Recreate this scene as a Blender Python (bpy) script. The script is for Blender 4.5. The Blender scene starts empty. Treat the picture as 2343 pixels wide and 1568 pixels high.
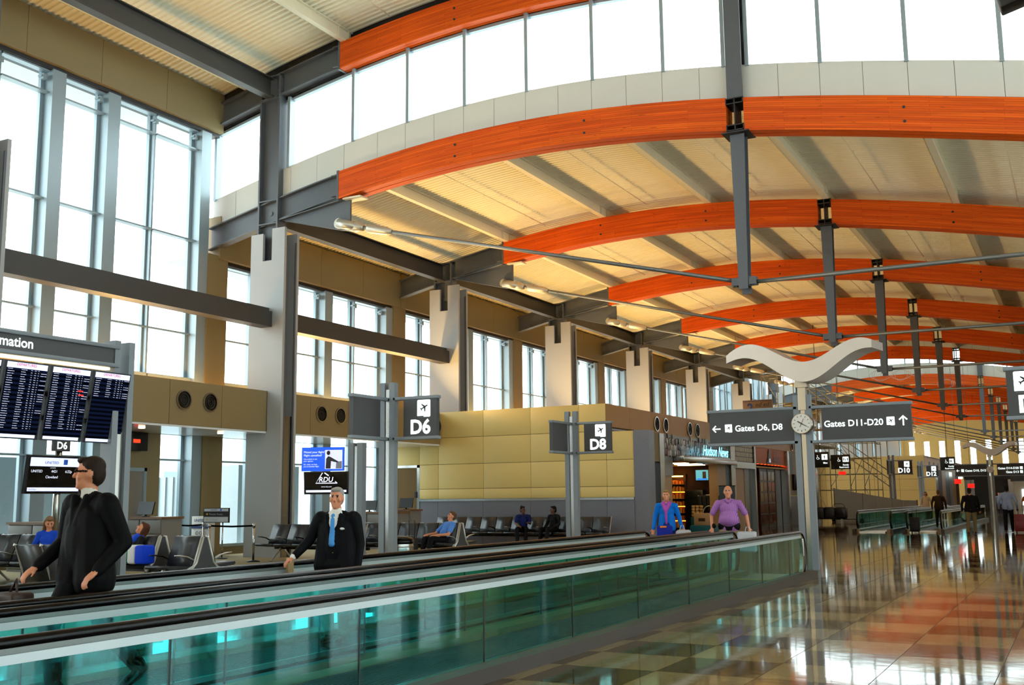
import bpy, bmesh, math, random
import numpy as np
from mathutils import Vector, Matrix
random.seed(7)
S = bpy.context.scene
COL = S.collection
# ---------------------------------------------------------------- camera
CAMH = 1.65
cam_d = bpy.data.cameras.new('camera'); cam = bpy.data.objects.new('camera', cam_d); COL.objects.link(cam)
cam_d.sensor_width = 36.0; cam_d.lens = 37.189; cam_d.clip_end = 2000
_f = 2420.37
_y = Vector((2480 - 1171.5, -(1128 - 784), -_f)).normalized()
_x = -Vector((-3412 - 1171.5, -(1189 - 784), -_f)).normalized()
_x = (_x - _y * _x.dot(_y)).normalized(); _z = _x.cross(_y)
cam.matrix_world = Matrix.Translation((0, 0, CAMH)) @ Matrix((_x, _y, _z)).to_4x4()
S.camera = cam
# ---------------------------------------------------------------- sky: even overcast
W = bpy.data.worlds.new('overcast_sky'); S.world = W; W.use_nodes = True
bg = W.node_tree.nodes['Background']
bg.inputs['Color'].default_value = (0.95, 0.98, 1.0, 1); bg.inputs['Strength'].default_value = 5.6
# ---------------------------------------------------------------- exposure / view
S.view_settings.view_transform = 'Standard'; S.view_settings.look = 'None'
S.view_settings.exposure = 0.22; S.view_settings.gamma = 1.0; S.view_settings.use_curve_mapping = False
cy = S.cycles
cy.use_denoising = True
cy.max_bounces = 6; cy.diffuse_bounces = 3; cy.glossy_bounces = 3; cy.transmission_bounces = 2; cy.transparent_max_bounces = 20
cy.use_adaptive_sampling = True; cy.adaptive_threshold = 0.06; cy.adaptive_min_samples = 12
cy.caustics_reflective = False; cy.caustics_refractive = False
cy.sample_clamp_indirect = 6.0

# ================================================================ helpers
def lin(c):
    r = []
    for v in c[:3]:
        v = v / 255.0
        r.append(v / 12.92 if v <= 0.04045 else ((v + 0.055) / 1.055) ** 2.4)
    return (r[0], r[1], r[2], 1.0)
MATS = {}
def mat(name, rgb, rough=0.5, metal=0.0, var=0.06, scale=6.0, bump=0.0, emit=None, estr=0.0, spec=0.5, stretch=None):
    if name in MATS: return MATS[name]
    m = bpy.data.materials.new(name); m.use_nodes = True; MATS[name] = m
    nt = m.node_tree; b = nt.nodes['Principled BSDF']
    c = lin(rgb)
    b.inputs['Roughness'].default_value = rough; b.inputs['Metallic'].default_value = metal
    b.inputs['Specular IOR Level'].default_value = spec
    tc = nt.nodes.new('ShaderNodeTexCoord'); src = tc.outputs['Object']
    if stretch:
        mp = nt.nodes.new('ShaderNodeMapping'); mp.inputs['Scale'].default_value = stretch
        nt.links.new(src, mp.inputs['Vector']); src = mp.outputs['Vector']
    nz = nt.nodes.new('ShaderNodeTexNoise'); nz.inputs['Scale'].default_value = scale; nz.inputs['Detail'].default_value = 3
    nt.links.new(src, nz.inputs['Vector'])
    mx = nt.nodes.new('ShaderNodeMix'); mx.data_type = 'RGBA'
    mx.inputs['A'].default_value = tuple(max(0, v * (1 - var)) for v in c[:3]) + (1,)
    mx.inputs['B'].default_value = tuple(min(1, v * (1 + var)) for v in c[:3]) + (1,)
    nt.links.new(nz.outputs['Fac'], mx.inputs['Factor']); nt.links.new(mx.outputs['Result'], b.inputs['Base Color'])
    if bump:
        bp = nt.nodes.new('ShaderNodeBump'); bp.inputs['Strength'].default_value = bump; bp.inputs['Distance'].default_value = 0.02
        nt.links.new(nz.outputs['Fac'], bp.inputs['Height']); nt.links.new(bp.outputs['Normal'], b.inputs['Normal'])
    if estr:
        b.inputs['Emission Color'].default_value = lin(emit or rgb); b.inputs['Emission Strength'].default_value = estr
        if estr <= 2.0: m.cycles.emission_sampling = 'NONE'
    return m
def glass(name, tint, refl=1.0, rough=0.02, ior=1.45):
    m = bpy.data.materials.new(name); m.use_nodes = True; MATS[name] = m
    nt = m.node_tree; nt.nodes.clear()
    o = nt.nodes.new('ShaderNodeOutputMaterial'); t = nt.nodes.new('ShaderNodeBsdfTransparent'); g = nt.nodes.new('ShaderNodeBsdfGlossy')
    # Schlick reflectance from the facing angle (thin pane: the same on both faces)
    ge = nt.nodes.new('ShaderNodeNewGeometry'); dt = nt.nodes.new('ShaderNodeVectorMath'); dt.operation = 'DOT_PRODUCT'
    nt.links.new(ge.outputs['Normal'], dt.inputs[0]); nt.links.new(ge.outputs['Incoming'], dt.inputs[1])
    def mth(op, x, y=None):
        n = nt.nodes.new('ShaderNodeMath'); n.operation = op
        for i, q in enumerate((x, y)):
            if q is None: continue
            if isinstance(q, float): n.inputs[i].default_value = q
            else: nt.links.new(q, n.inputs[i])
        return n.outputs[0]
    F0 = ((ior-1)/(ior+1))**2
    fr = mth('POWER', mth('SUBTRACT', 1.0, mth('ABSOLUTE', dt.outputs['Value'])), 5.0)
    fr = mth('MULTIPLY', mth('ADD', mth('MULTIPLY', fr, 1.0-F0), F0), float(refl))
    mix = nt.nodes.new('ShaderNodeMixShader')
    t.inputs['Color'].default_value = tuple(tint) + (1,); g.inputs['Roughness'].default_value = rough
    nt.links.new(fr, mix.inputs[0])
    nt.links.new(t.outputs[0], mix.inputs[1]); nt.links.new(g.outputs[0], mix.inputs[2]); nt.links.new(mix.outputs[0], o.inputs[0])
    return m
def emat(name, rgb, strength):
    return mat(name, rgb, rough=0.4, var=0.02, emit=rgb, estr=strength)

def wloc(o):
    v = Vector((0, 0, 0))
    while o is not None: v += o.location; o = o.parent
    return v
class MB:
    """collects shapes in world coordinates; build() links them as ONE mesh object"""
    def __init__(s): s.v = []; s.f = []; s.uv = None; s.sm = []
    def add(s, vs, fs, smooth=False):
        n = len(s.v); s.v += [tuple(v) for v in vs]; s.f += [tuple(i + n for i in f) for f in fs]; s.sm += [smooth] * len(fs); return s
    def box(s, x0, x1, y0, y1, z0, z1):
        x0, x1 = min(x0, x1), max(x0, x1); y0, y1 = min(y0, y1), max(y0, y1); z0, z1 = min(z0, z1), max(z0, z1)
        return s.add([(x0,y0,z0),(x1,y0,z0),(x1,y1,z0),(x0,y1,z0),(x0,y0,z1),(x1,y0,z1),(x1,y1,z1),(x0,y1,z1)],
              [(0,3,2,1),(4,5,6,7),(0,1,5,4),(1,2,6,5),(2,3,7,6),(3,0,4,7)])
    def bbox(s, x0, x1, y0, y1, z0, z1, b=0.02):
        """box with chamfered edges"""
        bm = bmesh.new(); bmesh.ops.create_cube(bm, size=1)
        for v in bm.verts: v.co = Vector(((x0+x1)/2 + v.co.x*(x1-x0), (y0+y1)/2 + v.co.y*(y1-y0), (z0+z1)/2 + v.co.z*(z1-z0)))
        bmesh.ops.bevel(bm, geom=bm.edges[:], offset=b, segments=2, affect='EDGES', profile=0.5)
        bm.verts.index_update(); s.add([v.co for v in bm.verts], [[v.index for v in f.verts] for f in bm.faces], True); bm.free(); return s
    def prism(s, poly, axis, a, b, smooth=False):
        """extrude a 2-D polygon along axis ('x': poly=(y,z), 'y': poly=(x,z), 'z': poly=(x,y)) from a to b"""
        n = len(poly)
        def P(p, t): return {'x': (t, p[0], p[1]), 'y': (p[0], t, p[1]), 'z': (p[0], p[1], t)}[axis]
        vs = [P(p, a) for p in poly] + [P(p, b) for p in poly]
        fs = [(i, (i+1) % n, n+(i+1) % n, n+i) for i in range(n)]
        s.add(vs, fs, smooth); m = len(s.v) - 2*n
        s.f += [tuple(m+i for i in reversed(range(n))), tuple(m+n+i for i in range(n))]; s.sm += [False, False]
        return s
    def tube(s, pts, r, n=10, closed=False, smooth=True, caps=True, sy=1.0):
        pts = [Vector(p) for p in pts]; rs = r if isinstance(r, (list, tuple)) else [r]*len(pts)
        vs = []; N = len(pts); up0 = None
        for i, p in enumerate(pts):
            if closed: d = pts[(i+1) % N] - pts[i-1]
            else: d = pts[min(i+1, N-1)] - pts[max(i-1, 0)]
            d = d.normalized() if d.length > 1e-9 else Vector((0,0,1))
            if up0 is None:
                up0 = Vector((0,0,1)) if abs(d.z) < 0.9 else Vector((1,0,0))
            a = d.cross(up0)
            if a.length < 1e-4: a = d.orthogonal()
            a.normalize(); b = a.cross(d).normalized(); up0 = b
            for k in range(n):
                t = 2*math.pi*k/n; vs.append(p + (a*math.cos(t) + b*math.sin(t)*sy)*rs[i])
        fs = []
        for i in range(N if closed else N-1):
            j = (i+1) % N
            for k in range(n): fs.append((i*n+k, i*n+(k+1) % n, j*n+(k+1) % n, j*n+k))
        s.add(vs, fs, smooth)
        if caps and not closed:
            m = len(s.v) - N*n
            s.f += [tuple(m+k for k in reversed(range(n))), tuple(m+(N-1)*n+k for k in range(n))]; s.sm += [False, False]
        return s
    def lathe(s, prof, origin=(0,0,0), axis=(0,0,1), n=20):
        ax = Vector(axis).normalized(); o = Vector(origin)
        return s.tube([o + ax*h for h, r in prof], [max(r, 1e-4) for h, r in prof], n=n)
    def disc(s, c, nrm, r, n=16):
        nrm = Vector(nrm).normalized(); a = nrm.orthogonal().normalized(); b = nrm.cross(a); c = Vector(c)
        return s.add([c + (a*math.cos(2*math.pi*k/n) + b*math.sin(2*math.pi*k/n))*r for k in range(n)], [tuple(range(n))])
    def ell(s, c, r, n=14, m=9):
        vs = []; c = Vector(c)
        for i in range(1, m):
            t = math.pi*i/m
            for k in range(n):
                p = 2*math.pi*k/n; vs.append((c.x+r[0]*math.sin(t)*math.cos(p), c.y+r[1]*math.sin(t)*math.sin(p), c.z+r[2]*math.cos(t)))
        vs += [(c.x, c.y, c.z+r[2]), (c.x, c.y, c.z-r[2])]; T = (m-1)*n; fs = []
        for i in range(m-2):
            for k in range(n): fs.append((i*n+k, (i+1)*n+k, (i+1)*n+(k+1) % n, i*n+(k+1) % n))
        for k in range(n): fs += [(T, k, (k+1) % n), (T+1, (m-2)*n+(k+1) % n, (m-2)*n+k)]
        return s.add(vs, fs, True)
    def frame(s, right, up, nrm, org):
        """map all vertices (u,v,w) -> org + right*u + up*v + nrm*w"""
        R, U, N, O = Vector(right), Vector(up), Vector(nrm), Vector(org)
        s.v = [tuple(O + R*v[0] + U*v[1] + N*v[2]) for v in s.v]; return s
    def mesh(s, name, m, off=Vector((0,0,0))):
        me = bpy.data.meshes.new(name)
        me.from_pydata([(v[0]-off.x, v[1]-off.y, v[2]-off.z) for v in s.v], [], s.f)
        me.polygons.foreach_set('use_smooth', s.sm); me.update()
        if m is not None:
            for x in (m if isinstance(m, list) else [m]): me.materials.append(x)
        return me
    def build(s, name, m, parent=None, off=None):
        if off is None: off = wloc(parent) if parent is not None else Vector((0,0,0))
        o = bpy.data.objects.new(name, s.mesh(name, m, off)); COL.objects.link(o)
        if parent is not None: o.parent = parent
        return o
def tag(o, label=None, cat=None, group=None, kind=None):
    if label: o['label'] = label
    if cat: o['category'] = cat
    if group: o['group'] = group
    if kind: o['kind'] = kind
    return o
def thing(name, loc, label, cat, group=None):
    o = bpy.data.objects.new(name, None); COL.objects.link(o); o.location = loc; o.empty_display_size = 0.1
    return tag(o, label, cat, group)
def struct(name, loc=(0,0,0)):
    o = bpy.data.objects.new(name, None); COL.objects.link(o); o.location = loc; o['kind'] = 'structure'; return o
def place(name, me, loc, parent):
    """a piece that shares mesh data (mesh is around its own origin); loc in world coordinates"""
    o = bpy.data.objects.new(name, me); COL.objects.link(o); o.parent = parent; o.location = Vector(loc) - wloc(parent); return o
def copy_tree(o, loc=None, label=None, parent=None):
    c = o.copy(); COL.objects.link(c); c.parent = parent
    if loc is not None: c.location = loc
    if label: c['label'] = label
    for ch in list(o.children): copy_tree(ch, parent=c)
    return c
_TC = {}
TMP = bpy.data.scenes.new('scratch')      # small scratch scene to evaluate curves and modifiers quickly
def evaluate(ob):
    TMP.collection.objects.link(ob); vl = TMP.view_layers[0]; vl.update()
    return bpy.data.meshes.new_from_object(ob.evaluated_get(vl.depsgraph))
def text(s, size, org, m, parent, right=(1,0,0), up=(0,0,1), align='LEFT', bold=0.0, name='lettering', depth=0.004, shear=0.0, sx=1.0):
    key = (s, align, bold, shear)
    if key not in _TC:
        cu = bpy.data.curves.new('lettering', 'FONT'); cu.body = s; cu.size = 1.0; cu.align_x = align; cu.offset = bold; cu.shear = shear
        cu.resolution_u = 3
        ob = bpy.data.objects.new('lettering', cu); me = evaluate(ob)
        _TC[key] = ([tuple(v.co) for v in me.vertices], [tuple(p.vertices) for p in me.polygons])
        bpy.data.objects.remove(ob); bpy.data.curves.remove(cu); bpy.data.meshes.remove(me)
    vs, fs = _TC[key]
    R, U = Vector(right).normalized(), Vector(up).normalized(); N = R.cross(U)
    b = MB(); O = Vector(org)
    b.add([O + R*(v[0]*size*sx) + U*(v[1]*size) + N*depth for v in vs], fs)
    return b.build(name, m, parent)
def quad(b, org, right, up, w, h, d=0.0):
    R, U = Vector(right).normalized(), Vector(up).normalized(); N = R.cross(U); O = Vector(org) + N*d
    return b.add([O, O+R*w, O+R*w+U*h, O+U*h], [(0,1,2,3)])
def slab(b, org, right, up, w, h, t):
    """board of thickness t whose front face is org..org+w*right+h*up; body extends behind"""
    R, U = Vector(right).normalized(), Vector(up).normalized(); N = R.cross(U); O = Vector(org)
    f = [O, O+R*w, O+R*w+U*h, O+U*h]; k = [p - N*t for p in f]
    return b.add(f+k, [(0,1,2,3),(7,6,5,4),(0,4,5,1),(1,5,6,2),(2,6,7,3),(3,7,4,0)])

# ================================================================ materials
M_STEEL = mat('grey_steel_paint', (88,92,98), 0.45, var=0.05)
M_GIRT = mat('dark_girt_paint', (64,62,60), 0.5)
M_STEEL_D = mat('dark_steel', (38,38,40), 0.5)
M_CLAD = mat('pale_grey_cladding', (168,168,168), 0.42, var=0.03, scale=2)
M_FRAME = mat('aluminium_window_frame', (150,166,174), 0.35, metal=0.2, var=0.03)
M_TAN = mat('tan_panel', (138,120,82), 0.55, var=0.04, scale=2)
M_YEL = mat('ochre_wall_panel', (222,194,118), 0.5, var=0.04, scale=1.5)
M_YEL_J = mat('ochre_joint', (108,82,40), 0.8)
M_BAND = mat('ochre_band', (142,122,84), 0.5, var=0.04)
M_BAND2 = mat('amber_band', (172,124,60), 0.5, var=0.04)
M_WHITEP = mat('off_white_panel', (214,214,206), 0.6, var=0.03, scale=2)
M_JOINT = mat('panel_joint', (120,118,110), 0.8)
M_DECK = mat('cream_metal_deck', (244,237,212), 0.55, var=0.05, scale=3)
M_PURL = mat('cream_purlin', (238,230,202), 0.5, var=0.04)
M_SOFF = mat('white_soffit', (236,236,236), 0.16, var=0.02)
M_STONE = mat('grey_stone_wainscot', (112,112,122), 0.35, var=0.14, scale=30)
M_STAIN = mat('brushed_stainless', (178,176,172), 0.25, metal=1.0, var=0.08, scale=20, stretch=(1,1,0.05))
M_BLACK = mat('black_rubber', (6,6,7), 0.22, spec=0.2)
M_BLACKM = mat('black_metal', (22,22,24), 0.4)
M_SIGN = mat('charcoal_sign_face', (66,66,68), 0.5, var=0.03)
M_SIGNF = mat('sign_frame_grey', (126,133,140), 0.4, var=0.03)
M_WHITE_E = emat('backlit_white', (240,255,252), 1.15)
M_SCREEN = mat('dark_screen', (6,6,10), 0.15)
M_CAST = mat('galvanised_casting', (196,190,176), 0.38, metal=0.55, var=0.15, scale=14)
M_GALV = mat('galvanised_rod', (120,122,120), 0.4, metal=0.5, var=0.1, scale=20)
M_CARPET = mat('tan_carpet', (150,136,100), 0.95, var=0.22, scale=3, bump=0.2, stretch=(0.6,6,1))
M_GLASS = glass('window_glass', (0.90, 0.97, 0.97), 0.6)
M_BGLASS = glass('teal_balustrade_glass', (0.58, 0.93, 0.93), 0.8, ior=1.5)
M_COVE = emat('warm_cove_light', (255,190,100), 16.0)

def wood_material():
    m = bpy.data.materials.new('glulam_fir'); m.use_nodes = True; MATS['glulam'] = m
    nt = m.node_tree; b = nt.nodes['Principled BSDF']; b.inputs['Roughness'].default_value = 0.5; b.inputs['Specular IOR Level'].default_value = 0.2
    uv = nt.nodes.new('ShaderNodeUVMap'); uv.uv_map = 'UVMap'
    def noise(sc, vec, det=3):
        mp = nt.nodes.new('ShaderNodeMapping'); mp.inputs['Scale'].default_value = vec
        n = nt.nodes.new('ShaderNodeTexNoise'); n.inputs['Scale'].default_value = sc; n.inputs['Detail'].default_value = det
        nt.links.new(uv.outputs[0], mp.inputs[0]); nt.links.new(mp.outputs[0], n.inputs['Vector']); return n
    # lamination boards: each ~45 mm high, butt lengths ~2 m
    br = nt.nodes.new('ShaderNodeTexBrick'); br.inputs['Scale'].default_value = 1.0
    br.inputs['Brick Width'].default_value = 2.4; br.inputs['Row Height'].default_value = 0.053; br.inputs['Mortar Size'].default_value = 0.0035
    br.inputs['Color1'].default_value = lin((240,104,14)); br.inputs['Color2'].default_value = lin((220,82,8)); br.inputs['Mortar'].default_value = lin((186,62,6))
    br.offset = 0.37
    nt.links.new(uv.outputs[0], br.inputs['Vector'])
    n1 = noise(1.0, (0.5, 16, 1), 5); n2 = noise(6.0, (0.6, 5, 1), 2)
    mx = nt.nodes.new('ShaderNodeMix'); mx.data_type = 'RGBA'; mx.blend_type = 'MULTIPLY'
    cr = nt.nodes.new('ShaderNodeValToRGB'); cr.color_ramp.elements[0].position = 0.35; cr.color_ramp.elements[1].position = 0.65
    cr.color_ramp.elements[0].color = (0.72,0.66,0.6,1); cr.color_ramp.elements[1].color = (1.1,1.1,1.1,1)
    nt.links.new(n1.outputs['Fac'], cr.inputs[0]); mx.inputs['Factor'].default_value = 0.8
    nt.links.new(br.outputs['Color'], mx.inputs['A']); nt.links.new(cr.outputs[0], mx.inputs['B'])
    c2 = nt.nodes.new('ShaderNodeValToRGB'); c2.color_ramp.elements[0].position = 0.27; c2.color_ramp.elements[1].position = 0.33
    c2.color_ramp.elements[0].color = (0.35,0.3,0.28,1); c2.color_ramp.elements[1].color = (1,1,1,1)
    nt.links.new(n2.outputs['Fac'], c2.inputs[0])
    m2 = nt.nodes.new('ShaderNodeMix'); m2.data_type = 'RGBA'; m2.blend_type = 'MULTIPLY'; m2.inputs['Factor'].default_value = 0.8
    nt.links.new(mx.outputs['Result'], m2.inputs['A']); nt.links.new(c2.outputs[0], m2.inputs['B'])
    nt.links.new(m2.outputs['Result'], b.inputs['Base Color'])
    return m
M_WOOD = wood_material()
def terrazzo(name, rgb):
    m = bpy.data.materials.new(name); m.use_nodes = True; MATS[name] = m
    nt = m.node_tree; b = nt.nodes['Principled BSDF']
    tc = nt.nodes.new('ShaderNodeTexCoord')
    v = nt.nodes.new('ShaderNodeTexVoronoi'); v.inputs['Scale'].default_value = 55; nt.links.new(tc.outputs['Object'], v.inputs['Vector'])
    n = nt.nodes.new('ShaderNodeTexNoise'); n.inputs['Scale'].default_value = 0.9; n.inputs['Detail'].default_value = 3; nt.links.new(tc.outputs['Object'], n.inputs['Vector'])
    c = lin(rgb); mx = nt.nodes.new('ShaderNodeMix'); mx.data_type = 'RGBA'; mx.inputs['Factor'].default_value = 0.22
    mx.inputs['A'].default_value = c; nt.links.new(v.outputs['Color'], mx.inputs['B'])
    m2 = nt.nodes.new('ShaderNodeMix'); m2.data_type = 'RGBA'; m2.blend_type = 'MULTIPLY'; m2.inputs['Factor'].default_value = 1
    bw = nt.nodes.new('ShaderNodeRGBToBW'); nt.links.new(v.outputs['Color'], bw.inputs[0])
    cr = nt.nodes.new('ShaderNodeValToRGB'); cr.color_ramp.elements[0].color = (0.72,0.72,0.72,1); cr.color_ramp.elements[1].color = (1.2,1.2,1.2,1)
    nt.links.new(bw.outputs[0], cr.inputs[0]); m2.inputs['A'].default_value = c; nt.links.new(cr.outputs[0], m2.inputs['B'])
    nt.links.new(m2.outputs['Result'], b.inputs['Base Color'])
    rr = nt.nodes.new('ShaderNodeMapRange'); rr.inputs['To Min'].default_value = 0.03; rr.inputs['To Max'].default_value = 0.09
    nt.links.new(n.outputs['Fac'], rr.inputs['Value']); nt.links.new(rr.outputs[0], b.inputs['Roughness'])
    w = nt.nodes.new('ShaderNodeTexNoise'); w.inputs['Scale'].default_value = 2.2; nt.links.new(tc.outputs['Object'], w.inputs['Vector'])
    bp = nt.nodes.new('ShaderNodeBump'); bp.inputs['Strength'].default_value = 0.05; bp.inputs['Distance'].default_value = 0.02
    nt.links.new(w.outputs['Fac'], bp.inputs['Height']); nt.links.new(bp.outputs['Normal'], b.inputs['Normal'])
    b.inputs['Specular IOR Level'].default_value = 0.24
    return m
M_TERR = [terrazzo('terrazzo_light', (138,118,78)), terrazzo('terrazzo_dark', (84,68,42)), terrazzo('terrazzo_warm', (112,90,56))]
# ================================================================ STRUCTURE
P = 10.36
_px = np.array([-24.4,-22.26,-21.46,-19.1,-17,-14.96,-12.9,-10.95,-9,-7.07,-5.66,-3,-0.49,3,7,11.5])
_pz = np.array([10.42,10.90,11.05,11.45,11.73,11.90,11.93,11.86,11.70,11.46,11.22,10.76,10.20,9.45,8.75,8.3])
_pc = np.polyfit(_px, _pz, 6)
def top(x): return float(np.polyval(_pc, x))
XL, XR = -24.4, 11.5
HI = 4.1
FL1 = [25 + P*k for k in range(6)]
FL2 = [96.3 + P*k for k in range(6)]
FH0 = [4.28, 15.1]
YEND = 172.0
XS = [XL + (XR-XL)*i/44 for i in range(45)]
PURX = [-22.9, -18.95, -14.85, -10.85, -6.8, -2.83, 1.2, 5.2, 9.2]

# ---- floor -------------------------------------------------------
fl = struct('floor')
MB().box(-24.6, XR, -30, YEND, -0.5, -0.06).build('floor_slab', mat('concrete_slab', (96,90,80), 0.9), fl)
TP = 0.98
tmesh = [MB().add([(0.004,0.004,0),(TP-0.004,0.004,0),(TP-0.004,TP-0.004,0),(0.004,TP-0.004,0),(0.004,0.004,-0.05),(TP-0.004,0.004,-0.05),(TP-0.004,TP-0.004,-0.05),(0.004,TP-0.004,-0.05)],
         [(0,1,2,3),(0,4,5,1),(1,5,6,2),(2,6,7,3),(3,7,4,0)]).mesh('floor_tile', m) for m in M_TERR]
TX0, TY0 = -5.72, 5.0
for i in range(7):
    for j in range(42):
        x, y = TX0 + i*TP, TY0 + j*TP
        k = (i + j) % 2 if random.random() < 0.9 else 2
        place('floor_tile', tmesh[k], (x, y, 0), fl)
# joint filler + terrazzo / carpet beyond the tiles that can be told apart
MB().box(TX0, TX0+7*TP, TY0, TY0+42*TP, -0.06, -0.006).build('joint_bed', mat('joint_grout', (60,54,44), 0.5), fl)
def checker_floor():
    m = terrazzo('terrazzo_far', (98,82,54)); nt = m.node_tree
    return m
M_TFAR = checker_floor()
XE = TX0+7*TP
MB().box(XE, XR, -30, YEND, -0.06, 0).build('terrazzo_field', M_TFAR, fl)
MB().box(TX0, XE, TY0+42*TP, YEND, -0.06, 0).build('terrazzo_field', M_TFAR, fl)
MB().box(TX0, XE, -30, TY0, -0.06, 0).build('terrazzo_field', M_TFAR, fl)
MB().box(-24.6, TX0, 40, YEND, -0.06, 0).build('terrazzo_field', M_TFAR, fl); MB().box(-10.5, TX0, -30, 40, -0.06, 0).build('terrazzo_field', M_TFAR, fl)
tag(MB().box(-24.6, -10.5, -30, 40, -0.06, 0.0).build('carpet_field', M_CARPET, fl), 'tan striped carpet')

# ---- roof decks --------------------------------------------------
def deck(name, y0, y1, dz, rib=0.2):
    """corrugated deck following the roof curve: ribs run across the hall"""
    vs = []; fs = []; ys = []
    n = max(1, int(round((y1-y0)/rib)))
    r = (y1-y0)/n
    for i in range(n):
        a = y0+i*r
        ys += [(a, 0.05), (a+0.40*r, 0.05), (a+0.52*r, 0.0), (a+0.88*r, 0.0)]
    ys.append((y1, 0.05))
    xs = XS
    for (y, o) in ys:
        for x in xs: vs.append((x, y, top(x)+dz+0.38+o))
    nx = len(xs)
    for j in range(len(ys)-1):
        for i in range(nx-1): fs.append((j*nx+i, (j+1)*nx+i, (j+1)*nx+i+1, j*nx+i+1))
    b = MB(); b.add(vs, fs)
    return b
def roof(nm, y0, y1, frames, dz, rib=0.2):
    c = struct(nm)
    deck('metal_deck', y0, y1, dz, rib).build('metal_deck', M_DECK, c)
    # weather layer over the deck
    b = MB(); n = len(XS)
    vs = [(x, y, top(x)+dz+0.47) for y in (y0, y1) for x in XS] + [(x, y, top(x)+dz+0.8) for y in (y0, y1) for x in XS]
    fs = [(i, i+1, n+i+1, n+i) for i in range(n-1)] + [(2*n+i, 3*n+i, 3*n+i+1, 2*n+i+1) for i in range(n-1)]
    fs += [(i, 2*n+i, 2*n+i+1, i+1) for i in range(n-1)] + [(n+i, n+i+1, 3*n+i+1, 3*n+i) for i in range(n-1)]
    b.add(vs, fs).build('roof_slab', M_WHITEP, c)
    fr = sorted(set(frames + [y0, y1]))
    for a, bb in zip(fr[:-1], fr[1:]):
        for x in PURX:
            z = top(x)+dz; q = MB()
            # I-shaped purlin
            q.box(x-0.10, x+0.10, a+0.02, bb-0.02, z, z+0.03); q.box(x-0.015, x+0.015, a+0.02, bb-0.02, z+0.03, z+0.36)
            q.box(x-0.10, x+0.10, a+0.02, bb-0.02, z+0.36, z+0.39)
            q.box(x-0.10, x-0.09, a+0.02, bb-0.02, z, z+0.36)
            q.box(x-0.09, x+0.09, bb-0.6, bb-0.585, z+0.03, z+0.36)
            q.build('purlin', M_PURL, c)
            # sprinkler pipe between the purlins, with small upright heads
            if x < 1 and x > -21:
                xp = x + 1.75; zp = top(xp)+dz+0.18; q = MB()
                q.tube([(xp, a+0.3, zp), (xp, bb-0.3, zp)], 0.018, n=6)
                for k in range(3):
                    yy = a + (bb-a)*(0.2+0.3*k)
                    q.tube([(xp, yy, zp-0.12), (xp, yy, zp+0.10)], 0.010, n=5)
                q.build('sprinkler_pipe', M_PURL, c)
    return c
roof('ceiling', 25.30, 76.5, FL1[1:-1], 0.0)
roof('ceiling', 3.6, 25.5, FH0+[25.0], HI)
roof('ceiling', 76.4, 96.8, [86.55], HI, 0.4)
roof('ceiling', 96.6, 147.9, FL2[1:-1], 0.0, 0.4)
roof('ceiling', 147.8, YEND, [160.], HI, 0.5)
roof('ceiling', -30.0, 3.5, [-17., -6.8], 0.0, 0.5)

# ---- glulam trusses ----------------------------------------------
def arc_beam(name, x0, x1, y0, y1, ztop, zbot, m, parent, n=None):
    """curved timber with UVs along its length"""
    n = n or max(4, int((x1-x0)/0.8)); xs = [x0+(x1-x0)*i/n for i in range(n+1)]
    vs = []; fs = []; uvs = []
    off = wloc(parent)
    for x in xs: vs += [(x, y0, zbot(x)), (x, y0, ztop(x)), (x, y1, ztop(x)), (x, y1, zbot(x))]
    for i in range(n):
        a, b = 4*i, 4*(i+1)
        for (p, q, v0, v1) in ((0,1,0,1),(1,2,1,1.3),(2,3,1,0),(3,0,1.3,1.6)):
            fs.append((a+p, b+p, b+q, a+q))
            uvs += [(xs[i], v0*0.85), (xs[i+1], v0*0.85), (xs[i+1], v1*0.85), (xs[i], v1*0.85)]
    fs += [(0,1,2,3), (4*n+3, 4*n+2, 4*n+1, 4*n)]
    uvs += [(0,0),(0,.85),(0.5,.85),(0.5,0)]*2
    me = bpy.data.meshes.new(name); me.from_pydata([(v[0]-off.x, v[1]-off.y, v[2]-off.z) for v in vs], [], fs)
    l = me.uv_layers.new(name='UVMap'); l.data.foreach_set('uv', [c for uv in uvs for c in uv]); me.materials.append(m); me.update()
    o = bpy.data.objects.new(name, me); COL.objects.link(o); o.parent = parent; return o
GD = 0.85
def curved_i_beam(x0, x1, y, depth, dz, w=0.3, n=6):
    b = MB(); xs = [x0+(x1-x0)*i/n for i in range(n+1)]
    def strip(ya, yb, fa, fb):
        vs = []
        for x in xs: vs += [(x, ya, fa(x)), (x, yb, fa(x)), (x, yb, fb(x)), (x, ya, fb(x))]
        fs = []
        for i in range(n):
            a, c = 4*i, 4*i+4
            for p in range(4): fs.append((a+p, a+(p+1) % 4, c+(p+1) % 4, c+p))
        fs += [(3,2,1,0), (4*n,4*n+1,4*n+2,4*n+3)]
        b.add(vs, fs)
    T = lambda x: top(x)+dz
    strip(y-w/2, y+w/2, lambda x: T(x)-0.04, T); strip(y-w/2, y+w/2, lambda x: T(x)-depth, lambda x: T(x)-depth+0.04)
    strip(y-0.012, y+0.012, lambda x: T(x)-depth+0.04, lambda x: T(x)-0.04)
    return b
ORD = ['first','second','third','fourth','fifth','sixth']
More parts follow.
